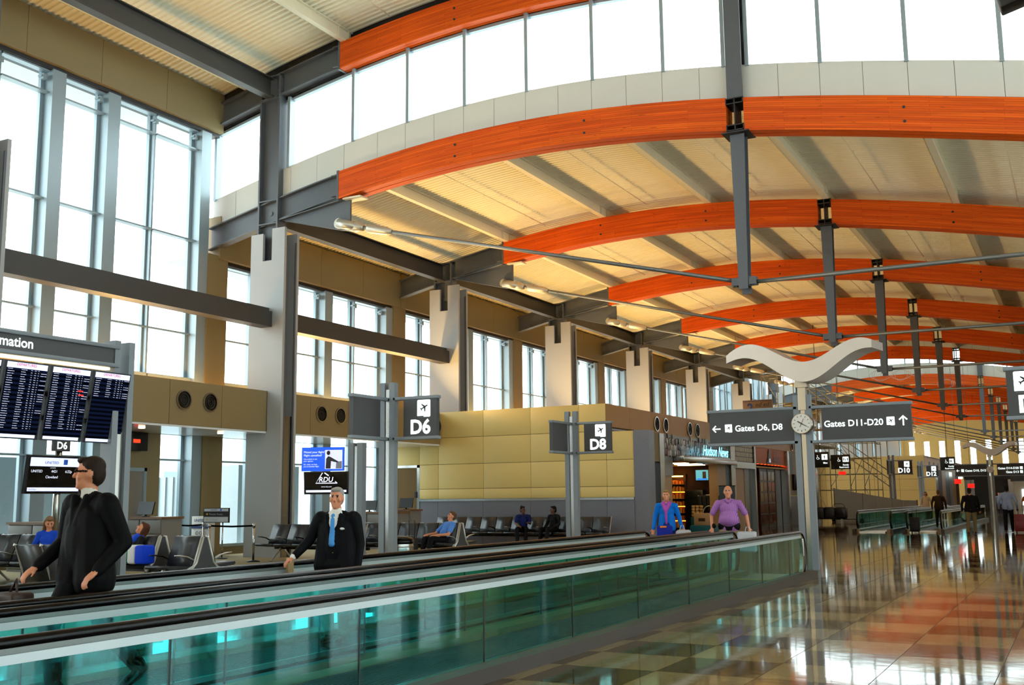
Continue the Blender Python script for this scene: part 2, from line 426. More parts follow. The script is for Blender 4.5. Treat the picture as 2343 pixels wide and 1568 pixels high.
def truss(y, dz, label, low=True, detail=True):
    t = thing('roof_truss', (-21.8, y, 0), label, 'roof truss', 'timber roof trusses')
    SX0, SX1 = -7.10, -6.66          # slot for the steel hanger
    zt = lambda x: top(x)+dz; zb = lambda x: top(x)+dz-GD
    for (a, c) in ((-19.05, SX0), (SX1, 9.0)):
        arc_beam('glulam_beam', a, c, y-0.27, y-0.02, zt, zb, M_WOOD, t)
        arc_beam('glulam_beam', a, c, y+0.02, y+0.27, zt, zb, M_WOOD, t)
    curved_i_beam(-24.35, -19.08, y, 0.74, dz).build('steel_rafter', M_STEEL, t)
    q = MB(); q.box(-19.12, -19.05, y-0.28, y+0.28, zb(-19)-0.03, zt(-19)+0.02)
    q.box(-19.35, -19.05, y-0.25, y+0.25, zb(-19)+0.10, zb(-19)+0.13); q.box(-19.35, -19.05, y-0.25, y+0.25, zt(-19)-0.12, zt(-19)-0.09)
    q.build('end_plate', M_STEEL, t)
    if low:
        bz = top(-18.8)-GD
        q = MB(); q.prism([(-21.4, top(-21.4)-0.75), (-18.78, bz-0.02), (-18.78, 9.68), (-19.1, 9.70)], 'y', y-0.04, y+0.04)
        xs = (-21.4, -18.70)
        q.add([(xs[0], y-0.17, top(-21.4)-0.76), (xs[1], y-0.17, bz-0.02), (xs[1], y+0.17, bz-0.02), (xs[0], y+0.17, top(-21.4)-0.76),
               (xs[0], y-0.17, top(-21.4)-0.73), (xs[1], y-0.17, bz+0.01), (xs[1], y+0.17, bz+0.01), (xs[0], y+0.17, top(-21.4)-0.73)],
              [(0,3,2,1),(4,5,6,7),(0,1,5,4),(2,3,7,6),(1,2,6,5),(3,0,4,7)])
        q.build('bracket_plate', M_STEEL, t)
        MB().box(-18.95, -18.3, y-0.2, y+0.2, bz-0.06, bz-0.01).build('shoe_plate', M_PURL, t)
        # cast fork end, turnbuckle and tie rods
        A = Vector((-19.12, y, 9.89)); B = Vector((-7.10, y, 6.86)); d = (B-A).normalized()
        q = MB()
        q.tube([A+Vector((0,-0.17,0)), A+Vector((0,-0.12,0))], 0.16, n=16); q.tube([A+Vector((0,0.12,0)), A+Vector((0,0.17,0))], 0.16, n=16)
        q.tube([A+Vector((0,-0.20,0)), A+Vector((0,0.20,0))], 0.085, n=14)
        for s in (-1, 1):
            o = Vector((0, 0.145*s, 0)); q.tube([A+o, A+d*0.3+o*0.9, A+d*0.62+o*0.4], [0.155, 0.15, 0.10], n=10)
        q.tube([A+d*0.45, A+d*0.6, A+d*0.82, A+d*0.86], [0.16, 0.17, 0.11, 0.07], n=14)
        q.build('fork_end', M_CAST, t)
        q = MB(); q.tube([A+d*0.84, A+d*1.0], 0.055, n=10); q.build('thread', M_GALV, t)
        q = MB(); q.tube([A+d*0.98, A+d*1.02, A+d*1.1, A+d*1.7, A+d*1.86, A+d*1.90], [0.08, 0.13, 0.145, 0.125, 0.085, 0.06], n=14); q.build('turnbuckle', M_CAST, t)
        q = MB(); q.tube([A+d*1.85, B], 0.052, n=10); q.build('tie_rod', M_GALV, t)
        q = MB(); q.tube([(-6.62, y, 6.80), (6.0, y, 6.76)], 0.052, n=10); q.build('tie_rod', M_GALV, t)
        # king post: two tapered plates and a web
        cx = -6.88; z1 = top(cx)-GD-0.06; z0 = 6.62
        q = MB()
        for s in (-1, 1):
            ya, yb = (y-0.16, y-0.13) if s < 0 else (y+0.13, y+0.16)
            q.prism([(cx-0.11, z0 + (0 if s < 0 else -0.08)), (cx+0.11, z0 + (0 if s < 0 else -0.08)), (cx+0.18, z1), (cx-0.18, z1)], 'y', ya, yb)
        q.prism([(cx-0.015, z0+0.05), (cx+0.015, z0+0.05), (cx+0.015, z1), (cx-0.015, z1)], 'y', y-0.13, y+0.13)
        q.build('king_post', M_STEEL, t)
        for s in (-1, 1):
            q = MB()
            q.box(cx+s*0.08, cx+s*0.30, y-0.12, y+0.12, 6.73, 6.92)
            for k in (0.12, 0.2, 0.27): q.tube([(cx+s*k, y-0.08, 6.69), (cx+s*k, y-0.08, 6.74)], 0.02, n=6)
            q.build('rod_clamp', M_STEEL, t)
    # steel hanger in the slot between the timbers
    cx = -6.88; q = MB(); a, c = top(cx)+dz-GD, top(cx)+dz
    q.box(cx-0.34, cx+0.34, y-0.34, y+0.34, a-0.06, a-0.03); q.box(cx-0.012, cx+0.012, y-0.3, y+0.3, a-0.03, c)
    for z in (a, c-0.16):
        for zz in (z, z+0.13): q.box(cx-0.22, cx+0.22, y-0.30, y+0.30, zz, zz+0.025)
        for xx in (-0.22, 0.20): q.box(cx+xx, cx+xx+0.02, y-0.30, y+0.30, z, z+0.15)
    q.build('hanger', M_STEEL_D, t)
    if detail:
        for x in (-14.96, -10.95, -2.95):
            for o in (0.28, 0.62):
                z = top(x)+dz-o
                MB().tube([(x, y-0.285, z), (x, y-0.26, z)], 0.035, n=10).build('bolt', M_STEEL_D, t)
    return t
for k, y in enumerate(FL1):
    truss(y, 0.0, ORD[k] + ' low orange timber roof truss counting back from the clerestory')
truss(25.0 - 0.02, HI, 'high orange timber truss over the near clerestory glazing', low=False)
for k, y in enumerate(FL2):
    truss(y, 0.0, ORD[k] + ' timber roof truss beyond the distant clerestory', detail=False)
truss(96.2, HI, 'high timber truss over the distant clerestory glazing', low=False, detail=False)
for y in FH0: truss(y, HI, 'high timber truss above the near bay at %s' % ('the departures board' if y > 10 else 'the walkway start'), low=False, detail=False)

# ---- columns -----------------------------------------------------
def column(y, tall, label):
    t = thing('column', (-21.75, y, 0), label, 'column', 'columns along the window wall')
    zt = 10.02; X0, X1 = -22.4, -21.06
    def U(ya, yb, a, c, z):      # plate with a notch cut into its top
        return [(a, 0), (c, 0), (c, z), (-21.56, z), (-21.56, z-1.0), (-21.92, z-1.0), (-21.92, z-0.12), (a, z-0.12)]
    MB().prism(U(0, 0, X0, X1, zt), 'y', y-0.30, y-0.20).build('cladding_plate', M_CLAD, t)
    MB().prism(U(0, 0, X0, X1, zt-0.1), 'y', y+0.30, y+0.40).build('cladding_plate', M_CLAD, t)
    q = MB(); q.box(-21.10, -21.06, y-0.2, y-0.14, 0, zt-0.4); q.box(-21.10, -21.06, y+0.24, y+0.30, 0, zt-0.4)
    q.box(-22.36, -22.34, y-0.2, y+0.3, 0, zt-0.5); q.build('side_trim', M_STEEL, t)
    q = MB(); q.box(-21.25, -21.12, y-0.2, y+0.3, 0, 4.2); q.build('corner_guard', M_STAIN, t)
    ht = top(-21.85)+(HI if tall else 0)-0.05
    q = MB(); q.box(-22.26, -22.20, y-0.2, y+0.2, 0.02, ht); q.box(-21.51, -21.45, y-0.2, y+0.2, 0.02, ht); q.box(-22.2, -21.51, y-0.03, y+0.03, 0.02, ht)
    zz = top(-21.85)
    for o in (0.0, -0.74):
        q.box(-22.2, -21.51, y-0.2, y+0.2, zz+o-0.02, zz+o+0.02)
        if tall: q.box(-22.2, -21.51, y-0.2, y+0.2, zz+HI+o-0.02, zz+HI+o+0.02)
    q.tube([(-21.85, y-0.06, zz-0.38), (-21.85, y+0.02, zz-0.38)], 0.07, n=12)
    q.build('steel_core', M_STEEL, t)
    return t
allf = FH0 + FL1 + [86.55] + FL2
for k, y in enumerate(allf):
    tall = y < 26 or 76 < y < 97
    if y < 14: lab = 'tall clad column at the left edge beyond the departures board'
    elif y < 15: lab = 'tall clad column just outside the left edge of view'
    else:
        n = k - 2
        lab = ['broad pale clad column nearest the stanchions, rising through the clerestory','second clad column, standing behind the ochre wall','third clad column behind the ochre wall','fourth clad column down the hall','fifth clad column down the hall','sixth clad column near the scaffolding','tall column behind the scaffolding','column at the distant clerestory'][min(n, 7)]
        if n > 7: lab = 'clad column number %d beyond the distant clerestory' % (n-7)
    column(y-0.3 if 15 < y < 15.2 else y, tall, lab)
# longitudinal steel between the columns
def i_beam_y(x, y0, y1, z0, z1, w=0.3):
    b = MB(); b.box(x-w/2, x+w/2, y0, y1, z0, z0+0.035); b.box(x-w/2, x+w/2, y0, y1, z1-0.035, z1); b.box(x-0.02, x+0.02, y0, y1, z0+0.035, z1-0.035); return b
names = {0: 'left of the departures board', 1: 'passing above the departures board to the first column', 2: 'between the first and second columns'}
for k, (a, c) in enumerate(zip(allf[:-1], allf[1:])):
    if k <= 2:
        q = MB(); q.box(-21.92, -21.48, a+0.41, c-0.31-(0.3 if k == 0 else 0), 6.92, 7.40); q.box(-21.80, -21.60, a+0.41, c-0.31-(0.3 if k == 0 else 0), 7.40, 7.52)
        o = q.build('girt_beam', M_GIRT); tag(o, 'dark grey boxed girt beam ' + names[k], 'beam', 'girt beams across the windows')
    hi = (c < 26) or (76 < a and c < 97)
    z = top(-21.85) + (HI if hi else 0)
    tag(i_beam_y(-21.85, a+0.22, c-0.22, z-0.74, z-0.1).build('eaves_beam', M_GIRT), 'dark steel eaves beam under the %s roof, %s' % ('high' if hi else 'low', 'bay %d from the departures board' % k), 'beam', 'eaves beams')
# ================================================================ WINDOW WALL (left)
wl = struct('wall_left')
bays = []
for a, c in zip([-6.08]+allf[:-1], allf): bays.append((a, c))
bays.append((FL2[-1], FL2[-1]+P)); bays.append((FL2[-1]+P, YEND))
XW = XL
def zhead(a, c):
    hi = (c < 26 and a > 3) or (76 < a and c < 97) or a > 148
    return (13.6 if hi else 9.42), (top(XL)+0.4+(HI if hi else 0))
M_LVENT = mat('dark_vent_grille', (40,38,36), 0.5)
wn = 0
def pane(me_cache, w, h, loc, parent):
    key = (round(w, 3), round(h, 3))
    if key not in me_cache:
        me_cache[key] = MB().box(-0.006, 0.006, -w/2, w/2, -h/2, h/2).mesh('pane', M_GLASS)
    place('pane', me_cache[key], loc, parent)
pc = {}
for (a, c) in bays:
    wn += 1; zh, zf = zhead(a, c); s = (c-a)/P; near = c < 60
    # pilaster at the bay line
    MB().box(XW-0.25, XW+0.35, a-0.42, a+0.45, 0, zh+0.1).build('pilaster', M_TAN, wl)
    # fascia panels above the window heads
    nf = 4
    for i in range(nf):
        y0, y1 = a+(c-a)*i/nf+0.006, a+(c-a)*(i+1)/nf-0.006
        MB().box(XW-0.2, XW+0.42, y0, y1, zh, zf).build('fascia_panel', M_TAN, wl)
    MB().box(XW-0.3, XW+0.25, a, c, zh-0.12, zh).build('head_recess', M_STEEL_D, wl)
    w = struct('window_%d' % wn, (XW, a, 0))
    # columns of glass: A (2 lights) post B (1 light) post C (2 lights)
    cells = [(0.45, 2.02), (2.08, 3.60), (4.05, 5.60), (6.05, 7.62), (7.68, 9.50)]
    posts = [(3.60, 4.05), (5.60, 6.05), (9.50, 9.94)]; mulls = [2.05, 7.65]
    for (p, q) in posts:
        b = MB(); b.box(XW-0.05, XW+0.30, a+p*s, a+q*s, 0, zh-0.1); b.box(XW-0.16, XW-0.05, a+(p-0.12)*s, a+(q+0.12)*s, 0, zh-0.1)
        b.build('window_post', M_FRAME, w)
    for m in mulls:
        b = MB(); b.box(XW-0.02, XW+0.10, a+m*s-0.035, a+m*s+0.035, 0, zh-0.1); b.box(XW-0.16, XW-0.04, a+m*s-0.10, a+m*s+0.10, 0, zh-0.1)
        b.build('mullion', M_FRAME, w)
    # horizontal rails
    rails = [0.28, 2.92, 3.72, 5.42, 6.86] + ([9.85, 12.85] if zh > 12 else []) + [zh-0.12]
    for r in rails:
        b = MB()
        for (p, q) in cells:
            th = 0.05 if r in (2.92, 6.86, 9.85, 12.85) else 0.09
            dep = 0.16 if r in (6.86, 2.92) else 0.26
            b.box(XW-0.06, XW+dep-0.1, a+p*s, a+q*s, r-th/2, r+th/2)
        b.build('rail', M_FRAME, w)
    MB().box(XW-0.2, XW+0.05, a+0.45*s, a+9.9*s, 0, 0.26).build('sill_panel', M_TAN, w)
    rows = list(zip(rails[:-1], rails[1:])) if near else [(0.28, 3.72), (5.42, zh-0.12)]
    for (p, q) in cells:
        for (z0, z1) in rows:
            if abs(z0-3.72) < .01: continue
            pane(pc, (q-p)*s, z1-z0, (XW-0.08, a+(p+q)/2*s, (z0+z1)/2), w)
    if near:
        for (yy) in (2.05, 3.45, 5.45, 7.65, 9.40):
            b = MB(); b.box(XW+0.02, XW+0.16, a+yy*s-0.06, a+yy*s+0.06, zh-0.42, zh-0.26); b.box(XW-0.02, XW+0.12, a+yy*s-0.1, a+yy*s-0.02, zh-0.36, zh-0.30)
            b.build('bracket', M_FRAME, w)
# ochre band with round air vents, cove light on top
ND = 2.27
def vent(y, x, nx, r, z, parent):
    """round grille: ring, dark bowl and three inner rings (axis along x)"""
    v = bpy.data.objects.new('air_vent', None); COL.objects.link(v); v.parent = parent; v.location = Vector((x, y, z)) - wloc(parent)
    b = MB()
    for k in range(24):
        t0, t1 = 2*math.pi*k/24, 2*math.pi*(k+1)/24
        P4 = []
        for (rr, dx) in ((r, 0.0), (r, 0.05), (r*0.86, 0.05), (r*0.86, -0.02)):
            P4.append([(x+nx*dx, y+rr*math.cos(t), z+rr*math.sin(t)) for t in (t0, t1)])
        for i in range(3): b.add([P4[i][0], P4[i][1], P4[i+1][1], P4[i+1][0]], [(0,1,2,3)], True)
    b.build('ring', M_STAIN, v)
    b = MB(); b.disc((x-nx*0.0+nx*0.004, y, z), (nx, 0, 0), r*0.88, 24); b.build('bowl', M_BLACKM, v)
    for rr in (0.62, 0.38, 0.16):
        MB().tube([(x+nx*0.03, y+r*rr*math.cos(2*math.pi*k/20), z+r*rr*math.sin(2*math.pi*k/20)) for k in range(20)], 0.012, n=5, closed=True).build('louvre', M_LVENT, v)
XB = -21.6
ys = [20.79 + 1.99*i for i in range(-13, 8)]
for a in ys:
    b = min(a+1.99, 34.55)
    if a >= 34.5: break
    if a < 25.0 < b:                      # interrupted by the first column
        MB().box(XB-0.5, XB, a+0.008, 24.68, 3.74, 4.96).build('band_panel', M_BAND, wl); MB().box(XB-0.5, XB, 25.42, b-0.008, 3.74, 4.96).build('band_panel', M_BAND, wl); continue
    if a < 15.1 < b: continue
    MB().box(XB-0.5, XB, a+0.008, b-0.008, 3.74, 4.96).build('band_panel', M_BAND, wl)
for i in range(-3, 3):
    if i in (-1,): continue
    for yy in (21.29 + 6.0*i, 22.29 + 6.0*i): vent(yy, XB, 1, 0.275, 4.43, wl)
MB().box(XL-0.1, XB-0.02, ys[0], 34.55, 3.68, 3.735).build('soffit', M_SOFF, wl)
MB().box(XL-0.1, XB-0.5, ys[0], 34.55, 4.80, 4.86).build('ledge', M_BAND, wl)
MB().box(XL-0.1, XL+0.1, ys[0], 76, 4.9, 5.46).build('sill_panel', M_BAND, wl)
for (a, b) in ((ys[0], 14.6), (15.6, 24.5), (25.5, 34.5)): MB().box(XL+0.5, XL+0.75, a, b, 4.87, 4.93).build('cove_light', M_COVE, wl)
MB().box(XL+0.5, XL+0.75, 36.0, 75.0, 5.0, 5.06).build('cove_light', M_COVE, wl)
for yy in (20.6, 23.6, 26.4, 29.3):
    MB().tube([(-22.4, yy, 3.64), (-22.4, yy, 3.68)], 0.09, n=14).build('downlight', emat('downlight_warm', (255,226,180), 4.0), wl)
# door to the jet bridge with steel frame and dark read-out
d = struct('door_1', (XL, 21.6, 0))
MB().box(XL, XL+0.2, 20.7, 23.0, 0, 3.68).build('door_surround', M_TAN, d)
MB().box(XL+0.2, XL+0.25, 21.1, 22.35, 0, 2.55).build('door_leaf', M_STAIN, d)
q = MB(); q.box(XL+0.2, XL+0.28, 21.0, 21.1, 0, 2.65); q.box(XL+0.2, XL+0.28, 22.35, 22.45, 0, 2.65); q.box(XL+0.2, XL+0.28, 21.0, 22.45, 2.55, 2.65); q.build('door_frame', M_FRAME, d)
q = MB(); q.bbox(-23.95, -23.85, 21.55, 22.2, 3.12, 3.66); o = q.build('readout_box', M_BLACKM, d); q = MB(); q.box(-23.85, -23.845, 21.65, 21.9, 3.35, 3.45); q.build('red_led', emat('red_led', (255,50,20), 2.0), d)

# ---- right-hand wall (out of view, lights the hall and the floor reflections) and far/back ends
wr = struct('wall_right')
for (a, c) in bays + [(-30.0, -18.0), (-18.0, -6.1)]:
    hi = zhead(a, c)[0] > 12
    zt = top(XR)+0.4+(HI if hi else 0); L = c-a
    MB().box(XR, XR+0.3, a, c, 0, 0.3).build('low_wall', M_YEL, wr); MB().box(XR-0.3, XR+0.3, a, c, 3.7, 5.2).build('band', M_BAND, wr); MB().box(XR+0.14, XR+0.15, a, c, 0.3, 3.7).build('pane', M_GLASS, wr)
    if a > 34: MB().box(XR-2.0, XR-0.35, a, c, 0, 4.9).build('shop_block', M_YEL, wr)
    for i in range(4): MB().box(XR, XR+0.3, a+L*i/4-0.35, a+L*i/4+0.35, 0.3, 3.7).build('post', M_FRAME, wr)
    MB().box(XR, XR+0.3, a, c, zt-0.7, zt).build('fascia', M_TAN, wr)
    if a > 34 and not hi: MB().box(XR-0.02, XR+0.3, a, c, 5.2, zt-0.7).build('daylight_stop', M_TAN, wr); continue  # unseen infill, closes the upper glazing to cut daylight down the hall
    for i in range(4): MB().box(XR, XR+0.3, a+L*i/3-0.75 if i else a, a+L*i/3+0.75 if i < 3 else c, 5.2, zt-0.7).build('post', M_TAN, wr)  # unseen wide posts, shaped to thin the daylight from this side
    MB().box(XR+0.14, XR+0.15, a, c, 5.2, zt-0.7).build('pane', M_GLASS, wr)
wf = struct('wall_far'); M_YEL_SHADED = mat('ochre_panel_shaded', (186,144,74), 0.6, var=0.05)  # same ochre panels, the far hall's dimmer light put into their colour
xs = XL
zz = 15.6
i = 0
x = XL
while x < XR:
    MB().box(x, min(x+1.35, XR), YEND, YEND+0.4, 0, zz).build('wall_panel', M_YEL_SHADED, wf)
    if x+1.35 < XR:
        MB().box(x+1.35, x+2.15, YEND, YEND+0.4, 0, 3.9).build('wall_panel', M_YEL_SHADED, wf)
        MB().box(x+1.35, x+2.15, YEND, YEND+0.4, 9.6, zz).build('wall_panel', M_YEL_SHADED, wf)
        MB().box(x+1.35, x+2.15, YEND+0.2, YEND+0.21, 3.9, 9.6).build('pane', M_GLASS, wf)
        for z in (5.4, 7.4, 8.9): MB().box(x+1.35, x+2.15, YEND+0.15, YEND+0.22, z, z+0.06).build('rail', M_FRAME, wf)
    x += 2.15
wb = struct('wall_back')
MB().box(XL, XR, -30.4, -30, 0, 12.5).build('back_panel', M_YEL, wb)

# ---- clerestories: curved row of off-white panels, glazing above
def clerestory(nm, yc, face, x1, fine=True):
    c = struct(nm, (0, yc, 0))
    y0, y1 = (yc-0.12, yc+0.10)
    x = -24.35; step = 1.0
    edges = [-24.35, -23.4, -22.3] + [-21.15+1.03*i for i in range(3)] + [-17.85+1.0*i for i in range(30)]
    edges = [e for e in edges if e < x1]
    for a, b in zip(edges[:-1], edges[1:]):
        a2, b2 = a+0.006, b-0.006
        q = MB(); n = 1
        pts = [(a2, top(a2)+0.0), (b2, top(b2)+0.0), (b2, top(b2)+0.96), (a2, top(a2)+0.96)]
        q.prism(pts, 'y', y0, y1); q.build('wall_panel', M_WHITEP, c)
    q = MB(); pts = [(e, top(e)+0.01) for e in edges] + [(e, top(e)+0.95) for e in reversed(edges)]
    q.prism(pts, 'y', y0+0.02, y1-0.02).build('panel_backing', M_JOINT, c)
    # dark head channel below the high roof steel
    q = MB()
    for a, b in zip(edges[:-1], edges[1:]):
        q.prism([(a, top(a)+HI-GD-0.02), (b, top(b)+HI-GD-0.02), (b, top(b)+HI+0.45), (a, top(a)+HI+0.45)], 'y', y0+0.06, y1)
    q.build('head_panel', M_STEEL_D, c)
    mx = [-24.3, -22.28, -21.25, -18.75, -16.77, -14.8, -12.8, -10.8, -8.8, -7.2, -6.6, -4.82, -2.86, -0.86, 1.1, 3.1, 5.1, 7.1, 9.1]
    mx = [m for m in mx if m < x1]
    w = struct('window_%d' % (40+int(yc)), (0, yc, 0))
    for a, b in zip(mx[:-1], mx[1:]):
        if abs(a+22.28) < .01 or abs(a+7.2) < .01: pass
        za, zb = top(a)+0.94, top(b)+0.94; ha, hb = top(a)+HI-GD-0.1, top(b)+HI-GD-0.1
        MB().prism([(a+0.03, za), (b-0.03, zb), (b-0.03, hb), (a+0.03, ha)], 'y', yc+0.0, yc+0.012).build('pane', M_GLASS, w)
        q = MB(); q.box(a-0.05, a+0.05, yc-0.16, yc+0.10, za-0.02, ha+0.1); q.build('mullion', M_FRAME, w)
        q = MB(); q.prism([(a, ha), (b, hb), (b, hb+0.12), (a, ha+0.12)], 'y', yc-0.06, yc+0.08)
        q.prism([(a, za-0.02), (b, zb-0.02), (b, zb+0.05), (a, za+0.05)], 'y', yc-0.04, yc+0.08); q.build('rail', M_FRAME, w)
    return c
clerestory('trim_1', 25.15, -1, 11.4)
clerestory('trim_2', 96.45, -1, 11.4)
clerestory('trim_3', 76.65, 1, 11.4)
clerestory('trim_4', 148.15, 1, 11.4)
clerestory('trim_5', 3.45, 1, 11.4)
# hanger posts through the clerestory glazing
for y, lab in ((25.0, 'tall grey steel post crossing the near clerestory glazing'), (96.3, 'tall grey steel post crossing the distant clerestory glazing')):
    q = MB(); z0, z1 = top(-6.88)+0.01, top(-6.88)+HI-GD-0.05
    q.box(-7.08, -6.68, y-0.22, y-0.18, z0, z1); q.box(-7.08, -6.68, y+0.14, y+0.18, z0, z1); q.box(-6.90, -6.86, y-0.18, y+0.14, z0, z1)
    tag(q.build('hanger_post', M_STEEL), lab, 'post')

# ---- ochre gate building between the windows and the concourse
wp = struct('wall_partition')
BX, BY, BZ = -14.73, 34.6, 4.97
jx = [-24.3, -23.72, -22.56, -21.70, -19.72, -17.73, -15.77, BX]
jz = [1.66, 2.04, 2.97, 3.98, BZ]
MB().box(-24.3, BX-0.02, BY+0.03, BY+0.3, 0, BZ-0.02).build('backing', M_YEL_J, wp)
for i in range(len(jx)-1):
    for j in range(len(jz)-1):
        if i == 1 and j < 2: continue
        if i == 0 and j == 0: pass
        MB().bbox(jx[i]+0.007, jx[i+1]-0.007, BY, BY+0.06, jz[j]+0.007, jz[j+1]-0.007, 0.004).build('wall_panel', M_YEL, wp)
# lower nib carrying on to the shopfront
for j in range(3): MB().bbox(BX+0.007, -13.70, BY, BY+0.06, jz[j]+0.007, (jz[j+1] if j < 2 else 3.97)-0.007, 0.004).build('wall_panel', M_YEL, wp)
MB().box(BX, -13.70, BY+0.05, BY+0.5, 0, 3.92).build('backing', M_YEL_J, wp)
MB().box(-13.70, -13.12, BY-0.02, BY+0.5, 0, 3.97).build('nib_post', M_STONE, wp)
for i, (a, b) in enumerate(zip([-22.5]+jx[3:], jx[3:]+[-13.7])):
    MB().box(a+0.006, b-0.006, BY-0.05, BY+0.02, 0, 1.58).build('wainscot_slab', M_STONE, wp)
MB().box(-22.6, -13.7, BY-0.09, BY+0.01, 1.58, 1.66).build('steel_rail', M_STAIN, wp)
MB().box(-22.75, -22.68, BY-0.05, BY, 1.72, 1.95).build('card_reader', M_BLACKM, wp)
d = struct('door_2', (-23.1, BY, 0))
MB().box(-23.62, -22.68, BY+0.08, BY+0.13, 0, 2.86).build('door_leaf', M_STAIN, d)
q = MB(); q.box(-23.72, -23.62, BY, BY+0.15, 0, 2.97); q.box(-22.68, -22.56, BY, BY+0.15, 0, 2.97); q.box(-23.72, -22.56, BY, BY+0.15, 2.87, 2.97); q.build('door_frame', M_STAIN, d)
q = MB(); q.tube([(-22.85, BY+0.04, 1.0), (-22.75, BY+0.04, 1.0)], 0.02, n=8); q.build('door_handle', M_STEEL_D, d)
# roof lid with a warm cove behind it
MB().box(-24.3, BX-0.05, BY+0.3, 76, BZ-0.12, BZ-0.05).build('roof_lid', M_BAND, wp)
# band along the shops
ws = struct('wall_shops')
yy = BY
while yy < 68:
    e = min(yy+2.27, 68.0)
    MB().box(BX-0.3, BX, yy+0.007, e-0.007, 4.16, BZ).build('band_panel', M_BAND2, ws); yy = e
for v in (39.68, 40.7, 43.7, 44.72, 47.8, 48.8, 61.85, 62.9): vent(v, BX, 1, 0.3, 4.52, ws)
MB().box(BX-3.5, BX-0.3, BY+0.5, 68, 4.1, 4.16).build('soffit', M_SOFF, ws)
